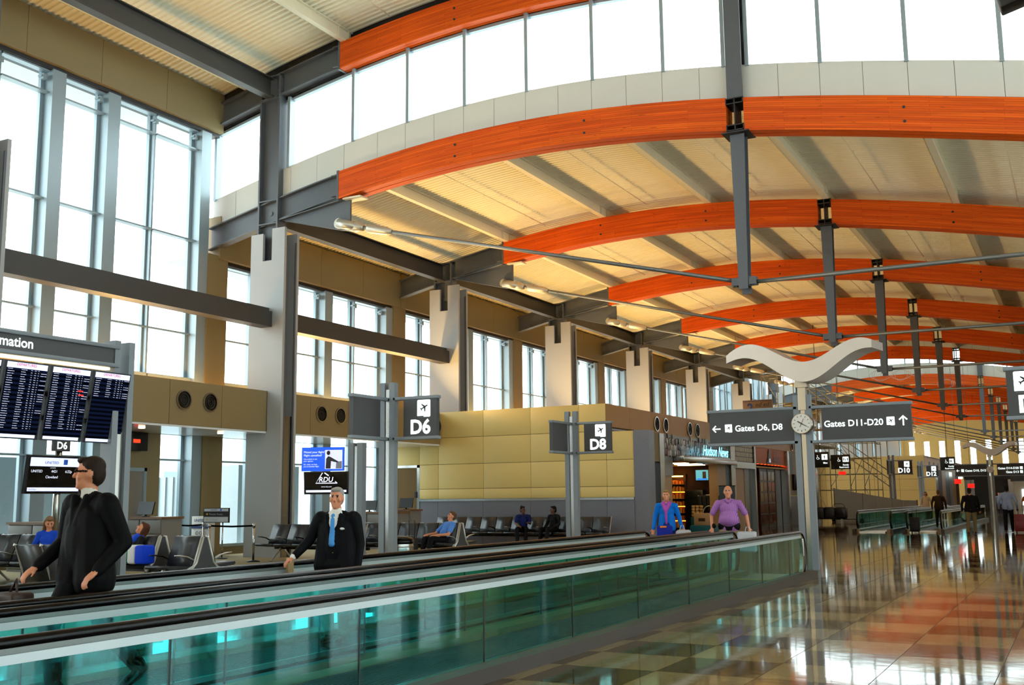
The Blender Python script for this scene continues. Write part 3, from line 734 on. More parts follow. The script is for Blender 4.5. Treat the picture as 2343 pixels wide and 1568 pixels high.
# ================================================================ MOVING WALKWAYS
M_TREAD = mat('grooved_tread', (64,72,78), 0.35, var=0.1, scale=1)
M_DECKM = mat('silver_deck_profile', (176,186,188), 0.35, metal=0.3, var=0.03)
M_PLINTH = mat('bronze_plinth', (52,42,36), 0.45, metal=0.0, var=0.05)
M_SKIRT = mat('bronze_skirting', (112,92,66), 0.28, metal=0.4)
M_NEWEL = mat('dark_newel', (62,52,48), 0.25, metal=0.4)
M_YELLOW = mat('yellow_edge', (228,176,40), 0.5)
def walkway(xa, xb, y0, y1, label, group, H=0.967, glass_from=None):
    """pair of balustrades at xa<xb running along Y"""
    t = thing('moving_walkway', ((xa+xb)/2, (y0+y1)/2, 0), label, 'moving walkway', group)
    R = 0.42
    q = MB(); n = 9; w = (xb-xa-0.34)
    b = MB()
    b.box(xa+0.17, xb-0.17, y0+1.3, y1-1.3, 0.0, 0.05); b.build('tread_belt', M_TREAD, t)
    gr = MB(); k = xa+0.2
    while k < xb-0.2: gr.box(k, k+0.018, y0+1.3, y1-1.3, 0.05, 0.058); k += 0.042
    tag(gr.build('tread_ribs', M_TREAD, t), kind='stuff')
    for (s, e, ye) in ((y0-0.5, y0+1.3, y0+1.3), (y1-1.3, y1+0.5, y1-1.3)):
        MB().box(xa+0.17, xb-0.17, s, e, 0.0, 0.045).build('landing_plate', M_STAIN, t)
        MB().box(xa+0.17, xb-0.17, ye-0.09 if ye > (y0+y1)/2 else ye, ye if ye > (y0+y1)/2 else ye+0.09, 0.05, 0.062).build('comb_edge', M_YELLOW, t)
    for x, sg in ((xa, 1), (xb, -1)):     # sg: direction towards the treads
        # handrail loop end profile in (y,z)
        def end(yc, s):
            c = [(yc, H-0.04)]
            for i in range(1, 13):
                a = math.pi/2 - math.pi*1.05*i/12
                c.append((yc + s*R*math.cos(a), H-0.04-R + R*math.sin(a) if i < 40 else 0))
            return c
        e1 = end(y1-R, 1); e0 = end(y0+R, -1)
        path = [(x, p[0], p[1]) for p in reversed(e0)] + [(x, p[0], p[1]) for p in e1]
        b = MB(); b.tube(path, 0.036, n=10, sy=0.95); o = b.build('handrail', M_BLACK, t)
        # silver rail profile below the handrail
        b = MB(); b.prism([(x-0.034, H-0.150), (x+0.034, H-0.150), (x+0.030, H-0.100), (x-0.030, H-0.100)], 'y', y0+R, y1-R); b.build('rail_profile', M_DECKM, t)
        b = MB(); b.box(x-0.030, x+0.030, y0+R, y1-R, H-0.094, H-0.066); b.box(x-0.022, x+0.022, y0+R, y1-R, H-0.100, H-0.094); b.build('rail_groove', mat('grey_rail_track', (120,126,124), 0.4, metal=0.4), t)
        # newel ends: dark D-shaped cheek and a bright curved strip
        for (yc, s) in ((y1-R, 1), (y0+R, -1)):
            pts = [(yc-s*0.02, H-0.09)] + [(yc + s*(R-0.045)*math.cos(math.pi/2-math.pi*i/14), H-0.04-R+(R-0.045)*math.sin(math.pi/2-math.pi*i/14)) for i in range(15)] + [(yc-s*0.02, 0.1)]
            pts2 = [(yc + s*0.16*math.cos(math.pi/2-math.pi*i/10), H-0.04-R+(R-0.05)*math.sin(math.pi/2-math.pi*i/10)) for i in range(11)]
            poly = pts[1:-1] + list(reversed(pts2))
            b = MB(); b.prism(poly, 'x', x-0.025, x+0.025); b.build('newel_cheek', M_NEWEL, t)
            b = MB(); st = pts2 + [(p[0]-s*0.07, p[1]) for p in reversed(pts2)]
            b.prism(st, 'x', x-0.032, x+0.032); b.build('newel_strip', M_STAIN, t)
            g = [(yc-s*0.9, 0.1), (yc-s*0.9, H-0.148), (yc, H-0.148)] + [(p[0]-s*0.07, min(p[1], H-0.148)) for p in pts2] + [(yc, 0.1)]
            b = MB(); b.prism(g, 'x', x-0.006, x+0.006); b.build('glass_panel', M_BGLASS, t)
        # glass panels
        ya, yb = y0+R+0.9, y1-R-0.9; ng = max(1, int(round((yb-ya)/2.0))); L = (yb-ya)/ng
        me = MB().box(-0.006, 0.006, 0.006, L-0.006, 0.1, H-0.148).mesh('glass_panel', M_BGLASS)
        for i in range(ng): place('glass_panel', me, (x, ya+i*L, 0), t)
        sm = MB().box(-0.008, 0.008, -0.005, 0.005, 0.1, H-0.148).mesh('joint_seal', M_STEEL_D)
        for i in range(ng+1): place('joint_seal', sm, (x, ya+i*L, 0), t)
        # plinth outside, skirting inside
        b = MB(); b.prism([(x-sg*0.16, 0.0), (x-sg*0.16, 0.135), (x-sg*0.02, 0.15), (x-sg*0.02, 0.0)], 'y', y0-0.35, y1+0.35); b.build('plinth', M_PLINTH, t)
        b = MB(); b.prism([(x-sg*0.02, 0.0), (x-sg*0.02, 0.15), (x+sg*0.15, 0.12), (x+sg*0.17, 0.0)], 'y', y0-0.1, y1+0.1); b.build('skirting', M_SKIRT, t)
    return t
WK0 = walkway(-6.42, -5.05, -14.0, 21.92, 'near moving walkway with teal glass sides and black handrails', 'moving walkways')
walkway(-8.24, -6.87, -14.0, 21.7, 'moving walkway the businessman rides, behind the near one', 'moving walkways')
walkway(-7.02, -5.6, 50.1, 74.0, 'distant moving walkway on the open floor side', 'moving walkways')
walkway(-9.15, -7.7, 50.1, 74.0, 'distant moving walkway beside the grey hoarding', 'moving walkways')
tag(MB().box(-5.022, -5.018, 21.62, 21.70, 0.46, 0.80).build('safety_sticker', mat('white_sticker', (225,228,230), 0.5), WK0), 'white safety sticker')

# ================================================================ SIGNS
M_PICT = mat('pictogram_black', (20,22,24), 0.5)
PLANE = [(-.06,.48),(.0,.52),(.06,.48),(.075,.2),(.46,-.06),(.46,-.16),(.075,-.03),(.055,-.30),(.17,-.40),(.17,-.47),(0,-.42),(-.17,-.47),(-.17,-.40),(-.055,-.30),(-.075,-.03),(-.46,-.16),(-.46,-.06),(-.075,.2)]
def flat(poly, org, right, up, m, parent, name, t=0.006, d=0.0):
    R, U = Vector(right).normalized(), Vector(up).normalized(); N = R.cross(U); O = Vector(org)
    n = len(poly); f = [O+R*p[0]+U*p[1]+N*(d+t) for p in poly]; k = [O+R*p[0]+U*p[1]+N*d for p in poly]
    b = MB(); b.add(f+k, [tuple(range(n))] + [(i, n+i, n+(i+1) % n, (i+1) % n) for i in range(n)]); return b.build(name, m, parent)
def rrect(w, h, r=0.02, notch=0.0):
    pts = []
    for cx, cy, a0 in ((w-r, h-r, 0), (r, h-r, 90), (r, r, 180), (w-r, r, 270)):
        for k in range(4): a = math.radians(a0+30*k); pts.append((cx+r*math.cos(a), cy+r*math.sin(a)))
    return pts
def plane_icon(org, size, parent, right=(1,0,0), up=(0,0,1), rot=-62):
    """white rounded tile with a small foot and an aircraft"""
    poly = rrect(size, size*1.12, size*0.08)
    flat(poly, org, right, up, M_WHITE_E, parent, 'icon_tile', 0.004)
    a = math.radians(rot); c, s = math.cos(a), math.sin(a); z = size*0.62
    pl = [((p[0]*c-p[1]*s)*z+size*0.52, (p[0]*s+p[1]*c)*z+size*0.62) for p in PLANE]
    flat(pl, org, right, up, M_PICT, parent, 'aircraft_icon', 0.003, 0.005)
    R, U = Vector(right), Vector(up)
    b = MB(); quad(b, Vector(org), right, up, size*0.5, size*0.07, 0.006); b.build('icon_foot', M_SIGN, parent)
def arrow(org, size, ang, parent, right=(1,0,0), up=(0,0,1)):
    base = [(-.5,-.07),(.28,-.07),(.28,-.07),(.02,-.33),(.12,-.43),(.52,0),(.12,.43),(.02,.33),(.28,.07),(-.5,.07)]
    a = math.radians(ang); c, s = math.cos(a), math.sin(a)
    flat([((p[0]*c-p[1]*s)*size, (p[0]*s+p[1]*c)*size) for p in base], org, right, up, M_WHITE_E, parent, 'arrow', 0.004)
def post_pair(t, x, y, z, z0=0.0):
    for (dx, dy) in ((-0.16, 0.0), (0.10, 0.0)):
        MB().box(x+dx-0.05, x+dx+0.09, y-0.07, y+0.07, z0, z).build('post', M_SIGNF, t)
    MB().box(x-0.05, x+0.05, y-0.045, y+0.045, z0, z-0.15).build('post_core', M_STAIN, t)
def wing(t, x0, x1, y, z0, z1, bx0=None):
    """sign wing along X facing -Y; frame rails run x0..x1, face board from bx0"""
    bx0 = x0 if bx0 is None else bx0
    MB().bbox(x0, x1, y-0.07, y+0.07, z1, z1+0.07, 0.008).build('frame_rail', M_SIGNF, t)
    MB().bbox(x0, x1, y-0.07, y+0.07, z0-0.07, z0, 0.008).build('frame_rail', M_SIGNF, t)
    return MB().box(bx0, x1-0.03 if x1 > bx0 else x1, y-0.055, y+0.055, z0, z1).build('sign_face', M_SIGN, t)
def gate_sign(x, y, s, label, mirror=False, wingy=1.35):
    t = thing('gate_sign', (x, y, 0), label, 'gate sign', 'illuminated gate number signs')
    post_pair(t, x-0.02, y, 4.2)
    z0, z1 = 3.0, 3.80
    if not mirror:
        fc = wing(t, x+0.12, x+1.28, y, z0, z1, x+0.40)
        plane_icon((x+0.76, y-0.06, 3.41), 0.33, fc)
        text(s, 0.42, (x+1.10, y-0.062, 3.06), M_WHITE_E, fc, align='RIGHT', bold=0.032)
    else:
        fc = wing(t, x-1.28, x-0.12, y, z0, z1, x-1.24)
        plane_icon((x-1.12, y-0.06, 3.41), 0.33, fc)
        text(s, 0.42, (x-1.08, y-0.062, 3.06), M_WHITE_E, fc, align='LEFT', bold=0.032)
    # second wing running towards the viewer
    if wingy:
        for z in (z1, z0-0.07): MB().bbox(x-0.13, x+0.01, y-wingy, y-0.08, z, z+0.07, 0.008).build('frame_rail', M_SIGNF, t)
        MB().box(x-0.115, x-0.005, y-wingy+0.03, y-0.35, z0, z1).build('sign_face', M_SIGN, t)
    return t
gate_sign(-13.3, 19.2, 'D6', 'gate sign D6 on a double post beyond the walkways')
gate_sign(-13.25, 28.6, 'D8', 'gate sign D8 on a double post before the ochre wall')
gate_sign(-10.86, 72.62, 'D10', 'distant gate sign D10 above the grey hoarding')
gate_sign(-10.9, 87.0, 'D12', 'distant gate sign D12 beyond the grey hoarding')
gate_sign(0.18, 20.6, 'D9', 'gate sign cut off by the right edge of the picture', mirror=True, wingy=0)

def pict_person(org, h, t, mm, skirt=False):
    b = MB(); O = Vector(org); N = Vector((0, -0.008, 0))
    pts = [(-.11,.78),(.11,.78),(.13,.42),(.08,.42),(.075,0),(.015,0),(.01,.36),(-.01,.36),(-.015,0),(-.075,0),(-.08,.42),(-.13,.42)]
    flat([(p[0]*h, p[1]*h) for p in pts], O+N, (1,0,0), (0,0,1), mm, t, 'figure_icon', 0.002)
    flat([(0.09*h*math.cos(k*math.pi/5), 0.9*h+0.09*h*math.sin(k*math.pi/5)) for k in range(10)], O+N, (1,0,0), (0,0,1), mm, t, 'figure_head', 0.002)
def wheelchair(org, h, t):
    O = Vector(org)
    pts = [(0.30*math.cos(a), 0.30+0.30*math.sin(a)) for a in [math.radians(150+10*k) for k in range(22)]]
    b = MB(); b.tube([O+Vector((p[0]*h, -0.006, p[1]*h)) for p in pts], 0.035*h, n=6)
    b.tube([O+Vector((p[0]*h, -0.006, p[1]*h)) for p in [(-.1,.75),(-.1,.42),(.2,.42),(.32,.1),(.42,.13)]], 0.045*h, n=6)
    b.ell(O+Vector((-.1*h, -0.006, .9*h)), (0.09*h, 0.01, 0.09*h), 8, 6); b.build('wheelchair_icon', M_WHITE_E, t)
def wave(t, cx, y0, y1, z, w, th, m):
    n = 36; lo = []; hi = []
    for i in range(n+1):
        u = i/n; x = cx - w/2 + w*u
        s = 0.30*math.sin(2*math.pi*(u*1.25+0.07))*(w/3.35)
        tk = th*(0.40+0.60*math.sin(math.pi*u)**0.9)
        c = z + s*0.95 - 0.02
        hi.append((x, c+tk*0.5)); lo.append((x, c-tk*0.5))
    vs = []; fs = []
    for (p, q) in zip(lo, hi): vs += [(p[0], y0, p[1]), (q[0], y0, q[1]), (q[0]+0.10, y1, q[1]+0.02), (p[0]+0.10, y1, p[1]+0.02)]
    for i in range(n):
        a, c = 4*i, 4*i+4
        for p in range(4): fs.append((a+p, c+p, c+(p+1) % 4, a+(p+1) % 4))
    fs += [(0,1,2,3), (4*n+3,4*n+2,4*n+1,4*n)]
    b = MB(); b.add(vs, fs, False); o = b.build('wave_canopy', m, t)
    return o
M_CANOPY = mat('brushed_wave_canopy', (206,198,190), 0.35, metal=0.5, var=0.06, scale=2)
def clock_sign(x, y, lt, rt, label, small=False):
    t = thing('direction_sign', (x, y, 0), label, 'direction sign', 'wave topped direction signs')
    post_pair(t, x, y, 3.95)
    MB().box(x-0.09, x+0.09, y-0.09, y+0.09, 3.6, 4.15).build('canopy_post', M_STAIN, t)
    MB().box(x-0.14, x+0.14, y-0.14, y+0.14, 4.12, 4.50).build('canopy_sleeve', M_STAIN, t)
    wave(t, x+0.02, y-0.45, y+0.45, 4.74, 3.3, 0.46, M_CANOPY)
    z0, z1 = 2.90, 3.62
    fa = wing(t, x-2.28, x-0.13, y, z0, z1, x-2.22); fb = wing(t, x+0.14, x+2.38, y, z0, z1, x+0.42)
    # left wing: arrow, aircraft, lettering
    zc = 3.24
    arrow((x-2.05, y-0.06, zc), 0.20, 180, fa); plane_icon((x-1.84, y-0.06, zc-0.09), 0.17, fa)
    text(lt, 0.20, (x-1.60, y-0.062, zc-0.07), M_WHITE_E, fa, bold=0.016)
    for i, s in enumerate(rt):
        zz = zc + (0.12 - 0.26*i if len(rt) > 1 else 0.02)
        text(s, 0.20, (x+1.76, y-0.062, zz-0.07), M_WHITE_E, fb, align='RIGHT', bold=0.016)
        plane_icon((x+1.83, y-0.06, zz-0.09), 0.17, fb)
    arrow((x+2.18, y-0.06, zc+0.03), 0.22, 90, fb)
    # clock
    c = Vector((x+0.0, y-0.20, 3.28)); r = 0.235
    b = MB(); b.tube([c+Vector((0,0.42,0)), c], [r, r], n=28); CK = b.build('clock', M_STAIN, t)
    MB().tube([c+Vector((0,-0.0,0)), c+Vector((0,-0.03,0))], [r, r*0.97], n=28).build('clock_bezel', M_STAIN, CK)
    f = MB(); f.disc(c+Vector((0,-0.034,0)), (0,-1,0), r*0.9, 28); fo = f.build('clock_face', mat('clock_face_white', (226,222,214), 0.4), CK)
    for k in range(12):
        a = 2*math.pi*k/12; L = 0.035
        p = c+Vector((math.sin(a)*r*0.8, -0.036, math.cos(a)*r*0.8)); q = c+Vector((math.sin(a)*(r*0.8-L), -0.036, math.cos(a)*(r*0.8-L)))
        MB().tube([p, q], 0.006, n=4).build('hour_mark', M_PICT, CK)
    for a, L, w in ((302, 0.10, 0.010), (120, 0.14, 0.007)):
        a = math.radians(a); MB().tube([c+Vector((-math.sin(a)*0.03, -0.04, -math.cos(a)*0.03)), c+Vector((math.sin(a)*L, -0.04, math.cos(a)*L))], w, n=4).build('clock_hand', M_PICT, CK)
    a = math.radians(25); MB().tube([c+Vector((-math.sin(a)*0.09, -0.042, -math.cos(a)*0.09)), c+Vector((math.sin(a)*0.12, -0.042, math.cos(a)*0.12))], 0.005, n=4).build('second_hand', mat('clock_red', (150,20,20), 0.5), CK)
    return t
clock_sign(-5.56, 24.65, 'Gates D6, D8', ['Gates D11-D20'], 'clock post with wave canopy and direction boards for gates D6, D8 and D11-D20')
clock_sign(-5.5, 79.5, 'Gates D10, D12', ['Gates D14-D20', 'Gate D13'], 'distant clock post with wave canopy and boards for gates D10, D12')
# a further wave canopy far down the hall
t = thing('direction_sign', (-4.2, 118.0, 0), 'furthest wave canopy sign at the right edge', 'direction sign', 'wave topped direction signs')
post_pair(t, -4.2, 118.0, 4.0); wave(t, -4.2, 117.5, 118.5, 4.3, 3.3, 0.3, M_CANOPY); wing(t, -6.4, -4.4, 118.0, 2.9, 3.6)
# dark object hanging at the top right corner
t = thing('hanging_display', (0.1, 10.0, 5.9), 'black hanging box cut off by the top right corner', 'display')
b = MB(); b.bbox(-0.55, 0.55, -0.10, 0.10, -0.32, 0.32, 0.015); a = math.radians(14)
b.v = [(0.14+v[0]*math.cos(a)-v[2]*math.sin(a), 10.0+v[1], 6.37+v[0]*math.sin(a)+v[2]*math.cos(a)) for v in b.v]; b.build('housing', M_BLACKM, t)
MB().tube([(0.1, 10.0, 6.6), (0.1, 10.0, top(0.1)+HI)], 0.03, n=8).build('drop_rod', M_STEEL, t)

# restroom signs hung over the passage
def rest_sign(x, y, lab, lines, n, w=0.95):
    t = thing('restroom_sign', (x, y, 4.3), lab, 'restroom sign', 'illuminated restroom signs')
    MB().bbox(x, x+w, y, y+0.14, 3.35, 4.30, 0.01).build('sign_case', M_BLACKM, t)
    MB().box(x+w*0.62, x+w*0.92, y-0.012, y, 3.82, 4.16).build('icon_tile', M_WHITE_E, t)
    for i in range(n): pict_person((x+w*(0.77 if n == 1 else 0.68+0.09*i), y-0.012, 3.85), 0.27 if n != 3 or i != 1 else 0.2, t, M_PICT)
    wheelchair((x+w*0.42, y-0.01, 3.85), 0.26, t)
    for i, s in enumerate(lines): text(s, 0.15, (x+w*0.92, y-0.014, 3.58-0.15*i), M_WHITE_E, t, align='RIGHT', bold=0.015)
    MB().tube([(x+w*0.5, y+0.07, 4.3), (x+w*0.5, y+0.07, top(x)+(HI if y > 77 else 0)+0.36)], 0.02, n=6).build('drop_rod', M_BLACKM, t)
rest_sign(-14.75, 66.6, 'black men restroom sign beside the clock post', ['Men'], 1, 1.15)
rest_sign(-14.6, 72.0, 'black family restroom sign before the scaffolding', ['Family', 'Restroom'], 3, 1.25)
rest_sign(-8.95, 82.0, 'distant restroom sign left of the far direction board', ['Family', 'Restroom'], 2, 1.0)
def exit_sign(x, y, z0, z1, lab):
    t = thing('exit_sign', (x, y, z1), lab, 'exit sign', 'red exit lights')
    MB().bbox(x, x+0.46, y, y+0.1, z0, z1, 0.01).build('lamp', emat('exit_red', (255,30,20), 0.9), t)
    MB().tube([(x+0.23, y+0.05, z1-0.01), (x+0.23, y+0.05, top(x)+(HI if y > 77 else 0)+0.37)], 0.014, n=5).build('drop_rod', M_STEEL_D, t)
exit_sign(-14.2, 72.3, 3.0, 3.2, 'small red exit light below the family restroom sign')
exit_sign(-8.4, 85.3, 2.4, 2.75, 'red exit light left of the distant direction board')
exit_sign(-7.6, 86.3, 2.1, 2.4, 'red exit light under the distant direction board')

# ================================================================ FLIGHT INFORMATION BOARD
def dep_material(seed, rows):
    m = bpy.data.materials.new('departures_screen'); m.use_nodes = True; nt = m.node_tree; nt.nodes.clear()
    N = nt.nodes.new; L = nt.links.new
    o = N('ShaderNodeOutputMaterial'); e = N('ShaderNodeEmission'); L(e.outputs[0], o.inputs[0])
    uv = N('ShaderNodeUVMap'); uv.uv_map = 'UVMap'; sp = N('ShaderNodeSeparateXYZ'); L(uv.outputs[0], sp.inputs[0])
    def math_(op, a, b=None):
        n = N('ShaderNodeMath'); n.operation = op
        for i, v in enumerate((a, b)):
            if v is None: continue
            if isinstance(v, (int, float)): n.inputs[i].default_value = v
            else: L(v, n.inputs[i])
        return n.outputs[0]
    r = math_('MULTIPLY', sp.outputs[1], 28.0); fr = math_('FRACT', r); row = math_('FLOOR', r)
    band = math_('MODULO', row, 2.0)
    line = math_('MULTIPLY', math_('GREATER_THAN', fr, 0.38), math_('LESS_THAN', fr, 0.62))
    # columns of text
    cols = None
    for (a, w, j) in ((0.03, 0.12, 0.05), (0.36, 0.10, 0.05), (0.60, 0.04, 0.0), (0.69, 0.05, 0.0), (0.78, 0.025, 0.0), (0.85, 0.11, 0.08)):
        nz = N('ShaderNodeTexWhiteNoise'); nz.noise_dimensions = '2D'
        cb = N('ShaderNodeCombineXYZ'); L(row, cb.inputs[0]); cb.inputs[1].default_value = a*37+seed; L(cb.outputs[0], nz.inputs['Vector'])
        wid = math_('ADD', math_('MULTIPLY', nz.outputs['Value'], j), w)
        inn = math_('MULTIPLY', math_('GREATER_THAN', sp.outputs[0], a), math_('LESS_THAN', sp.outputs[0], math_('ADD', wid, a)))
        if a > 0.8: inn = math_('MULTIPLY', inn, math_('GREATER_THAN', nz.outputs['Value'], 0.45))
        cols = inn if cols is None else math_('MAXIMUM', cols, inn)
    n2 = N('ShaderNodeTexNoise'); n2.inputs['Scale'].default_value = 60; L(uv.outputs[0], n2.inputs['Vector'])
    ink = math_('MULTIPLY', math_('MULTIPLY', line, cols), math_('GREATER_THAN', row, 28.0-rows))
    ink = math_('MULTIPLY', ink, math_('GREATER_THAN', n2.outputs['Fac'], 0.42))
    ca = N('ShaderNodeMix'); ca.data_type = 'RGBA'; L(band, ca.inputs['Factor']); ca.inputs['A'].default_value = lin((4,5,12)); ca.inputs['B'].default_value = lin((14,22,44))
    cb2 = N('ShaderNodeMix'); cb2.data_type = 'RGBA'; L(ink, cb2.inputs['Factor']); L(ca.outputs['Result'], cb2.inputs['A']); cb2.inputs['B'].default_value = lin((205,210,235))
    L(cb2.outputs['Result'], e.inputs['Color']); e.inputs['Strength'].default_value = 1.0
    return m
def uvquad(name, org, right, up, w, h, m, parent):
    b = MB(); quad(b, org, right, up, w, h, 0.003); o = b.build(name, m, parent)
    l = o.data.uv_layers.new(name='UVMap'); l.data.foreach_set('uv', [0,0, 1,0, 1,1, 0,1]); return o
M_LAV = emat('screen_lavender', (205,210,242), 0.9); M_REDT = mat('screen_red', (190,60,80), 0.5, emit=(190,60,80), estr=0.5)
M_BLUET = mat('airline_blue', (20,60,150), 0.5, emit=(20,60,150), estr=0.4); M_BLUEL = mat('airline_blue_light', (70,140,220), 0.5, emit=(70,140,220), estr=0.5)
t = thing('flight_information_board', (-13.3, 9.0, 0), 'grey framed flight information board with departure screens at left edge', 'information board')
RY = (0, 1, 0)
for y in (11.64, 5.2):
    for dy in (-0.06, 0.22): MB().box(-13.42, -13.18, y+dy-0.05, y+dy+0.06, 0, 4.17).build('post', M_SIGNF, t)
    MB().box(-13.36, -13.24, y+0.0, y+0.16, 0, 3.6).build('post_core', M_STAIN, t)
for (z0, z1, n) in ((4.03, 4.09, 'frame_rail'), (3.74, 3.80, 'frame_rail')): MB().bbox(-13.45, -13.15, 5.2, 11.6, z0, z1, 0.008).build(n, M_SIGNF, t)
MB().box(-13.40, -13.20, 5.2, 11.58, 3.80, 4.03).build('header_board', M_SIGN, t)
text('Flight Information', 0.20, (-13.195, 10.07, 3.86), M_WHITE_E, t, right=RY, align='RIGHT', bold=0.018)
MB().box(-13.35, -13.25, 5.3, 11.5, 3.70, 3.74).build('light_slot', emat('board_strip_light', (255,236,190), 1.6), t)
upv = Vector((0.17, 0, 1)).normalized()     # screens lean forward
for i in range(6):
    y1 = 11.78 - 0.755*i; y0 = y1-0.70; H = 1.10
    O = Vector((-13.27, y0, 2.56)); sc = bpy.data.objects.new('screen', None); COL.objects.link(sc); sc.parent = t; sc.location = O - wloc(t)
    b = MB(); slab(b, O, RY, upv, 0.70, H, 0.09); b.build('bezel', M_BLACKM, sc)
    N = Vector(RY).cross(upv)
    uvquad('timetable', O+Vector((0,0.02,0))+upv*0.07+N*0.001, RY, upv, 0.66, 0.93, dep_material(i, [27, 26, 10][(2-i) % 3] if i < 3 else 24), sc)
    q = MB(); quad(q, O+Vector((0,0.02,0))+upv*1.0, RY, upv, 0.66, 0.08, 0.004); q.build('title_bar', M_LAV, sc)
    q = MB(); quad(q, O+Vector((0,0.03,0))+upv*0.02, RY, upv, 0.62, 0.045, 0.004); q.build('footer_bar', M_LAV, sc)
    text('DEPARTURES', 0.055, O+Vector((0,0.33,0))+upv*1.035+N*0.004, M_REDT, sc, right=RY, up=upv, align='CENTER', bold=0.01)
    for zz, y in ((0.75, 0.5), (0.69, 0.52)):
        if i == 1: q = MB(); quad(q, O+Vector((0,y,0))+upv*zz, RY, upv, 0.1, 0.022, 0.005); q.build('delay_mark', mat('delay_red', (200,30,30), 0.5, emit=(200,30,30), estr=0.7), sc)
MB().box(-13.37, -13.25, 5.3, 11.5, 3.2, 3.28).build('mount_rail', M_BLACKM, t); MB().box(-13.37, -13.25, 5.3, 11.5, 2.85, 2.92).build('mount_rail', M_BLACKM, t)
# ================================================================ SEATING
M_LEATHER = mat('black_leather', (44,46,52), 0.32, var=0.06)
M_ALU = mat('cast_aluminium', (188,188,184), 0.35, metal=0.6, var=0.05)
SP = 0.63
def seat_profile(f):
    """side outline in (y,z) of pan and back for a seat facing -Y (f=1) or +Y (f=-1); y measured from the bench centre line"""
    pan = [(-0.86,0.50),(-0.88,0.46),(-0.84,0.43),(-0.30,0.39),(-0.26,0.44),(-0.34,0.46)]
    back = [(-0.34,0.46),(-0.26,0.42),(-0.22,0.60),(-0.07,0.98),(-0.09,1.01),(-0.13,1.00),(-0.20,0.84),(-0.30,0.62)]
    return [(f*y, z) for y, z in pan], [(f*y, z) for y, z in back]
def bench(xr, y, n, double, label, faces=(1,), gap=None, pitch=SP):
    t = thing('bench_seating', (xr-n*pitch/2, y, 0), label, 'bench seating', 'black leather beam seating')
    fs = (1, -1) if double else faces
    cy0 = y if double else y
    MB().box(xr-n*pitch, xr, y-0.06, y+0.06, 0.32, 0.40).build('beam', M_BLACKM, t)
    for f in fs:
        pan, back = seat_profile(f)
        for i in range(n):
            a, c = xr-(i+1)*pitch+0.015, xr-i*pitch-0.015
            MB().prism([(y+p[0], p[1]) for p in pan], 'x', a, c, True).build('seat', M_LEATHER, t)
            MB().prism([(y+p[0], p[1]) for p in back], 'x', a, c, True).build('backrest', M_LEATHER, t)
        for i in range(n+1):
            x = xr - i*pitch
            # silver edge frame along the back and armrest blade
            q = MB(); q.tube([(x, y+f*p[0], p[1]) for p in ((-0.42,0.40),(-0.27,0.46),(-0.20,0.66),(-0.08,0.99),(-0.04,1.0))], 0.02, n=6, sy=1.2); q.build('side_frame', M_ALU, t)
            q = MB(); q.tube([(x, y+f*p[0], p[1]) for p in ((-0.28,0.58),(-0.42,0.64),(-0.60,0.67),(-0.74,0.68))], [0.03,0.028,0.03,0.016], n=8, sy=0.5); q.build('armrest', M_BLACK if i % 2 else M_ALU, t)
    if double:      # A-shaped end panels
        for x in (xr+0.02, xr-n*pitch-0.02):
            q = MB(); q.prism([(y-0.40,0.36),(y-0.24,0.46),(y-0.06,0.99),(y+0.06,0.99),(y+0.24,0.46),(y+0.40,0.36)], 'x', x-0.012, x+0.012); q.build('end_panel', mat('charcoal_panel', (60,62,66), 0.5), t)
            for f in (-1, 1):
                q = MB(); q.tube([(x+0.01, y+f*0.06, 1.0), (x+0.01, y+f*0.22, 0.52), (x+0.01, y+f*0.42, 0.34)], [0.026,0.026,0.034], n=6); q.build('end_frame', M_ALU, t)
    for k in ((0.35, n-0.35) if n > 1 else (0.5,)):
        x = xr-k*pitch
        for f in (-1, 1):
            q = MB(); q.tube([(x, y+f*0.05, 0.34), (x, y+f*0.22, 0.20), (x, y+f*0.42, 0.03), (x, y+f*0.46, 0.0)], [0.035,0.03,0.025,0.03], n=8); q.build('leg', M_ALU, t)
    return t
bench(-14.75, 15.2, 1, True, 'single back to back leather seat right of the sleeping woman')
bench(-15.85, 15.2, 8, True, 'long back to back seat row holding the sleeping woman', pitch=0.66)
bench(-14.0, 11.45, 2, False, 'dark seat back right behind the walking man at left', faces=(-1,))
bench(-17.0, 23.6, 5, False, 'seat row beside the first column, behind the businessman', pitch=0.64)
bench(-15.15, 25.3, 6, True, 'seat row where the man in the blue shirt reclines')
bench(-14.25, 33.85, 11, False, 'seat row along the grey stone wainscot', faces=(1,))

# ================================================================ GATE DESKS, SCREENS, QUEUE POSTS
M_DESK = mat('desk_grey_laminate', (120,116,112), 0.5); M_DESKW = mat('desk_walnut', (112,78,46), 0.45, var=0.2, scale=5, stretch=(1,12,12))
def desk(x0, x1, y0, y1, h, label, n=3):
    t = thing('gate_desk', ((x0+x1)/2, (y0+y1)/2, 0), label, 'desk', 'gate desks')
    MB().box(x0, x1, y0, y1, 0, h-0.06).build('carcass', M_DESK, t)
    MB().box(x0-0.04, x1+0.04, y0-0.05, y1+0.04, h-0.06, h).build('worktop', M_DESKW, t)
    for i in range(n):
        a, c = x0+(x1-x0)*i/n, x0+(x1-x0)*(i+1)/n
        MB().bbox(a+0.02, c-0.02, y0-0.03, y0, h-0.42, h-0.08, 0.008).build('front_panel', M_DESK, t)
        MB().bbox(a+0.02, c-0.02, y0-0.03, y0, 0.08, h-0.52, 0.008).build('front_panel', M_DESK, t)
    MB().box(x0, x1, y0-0.06, y0, h-0.50, h-0.44).build('ledge', M_DESKW, t)
    return t
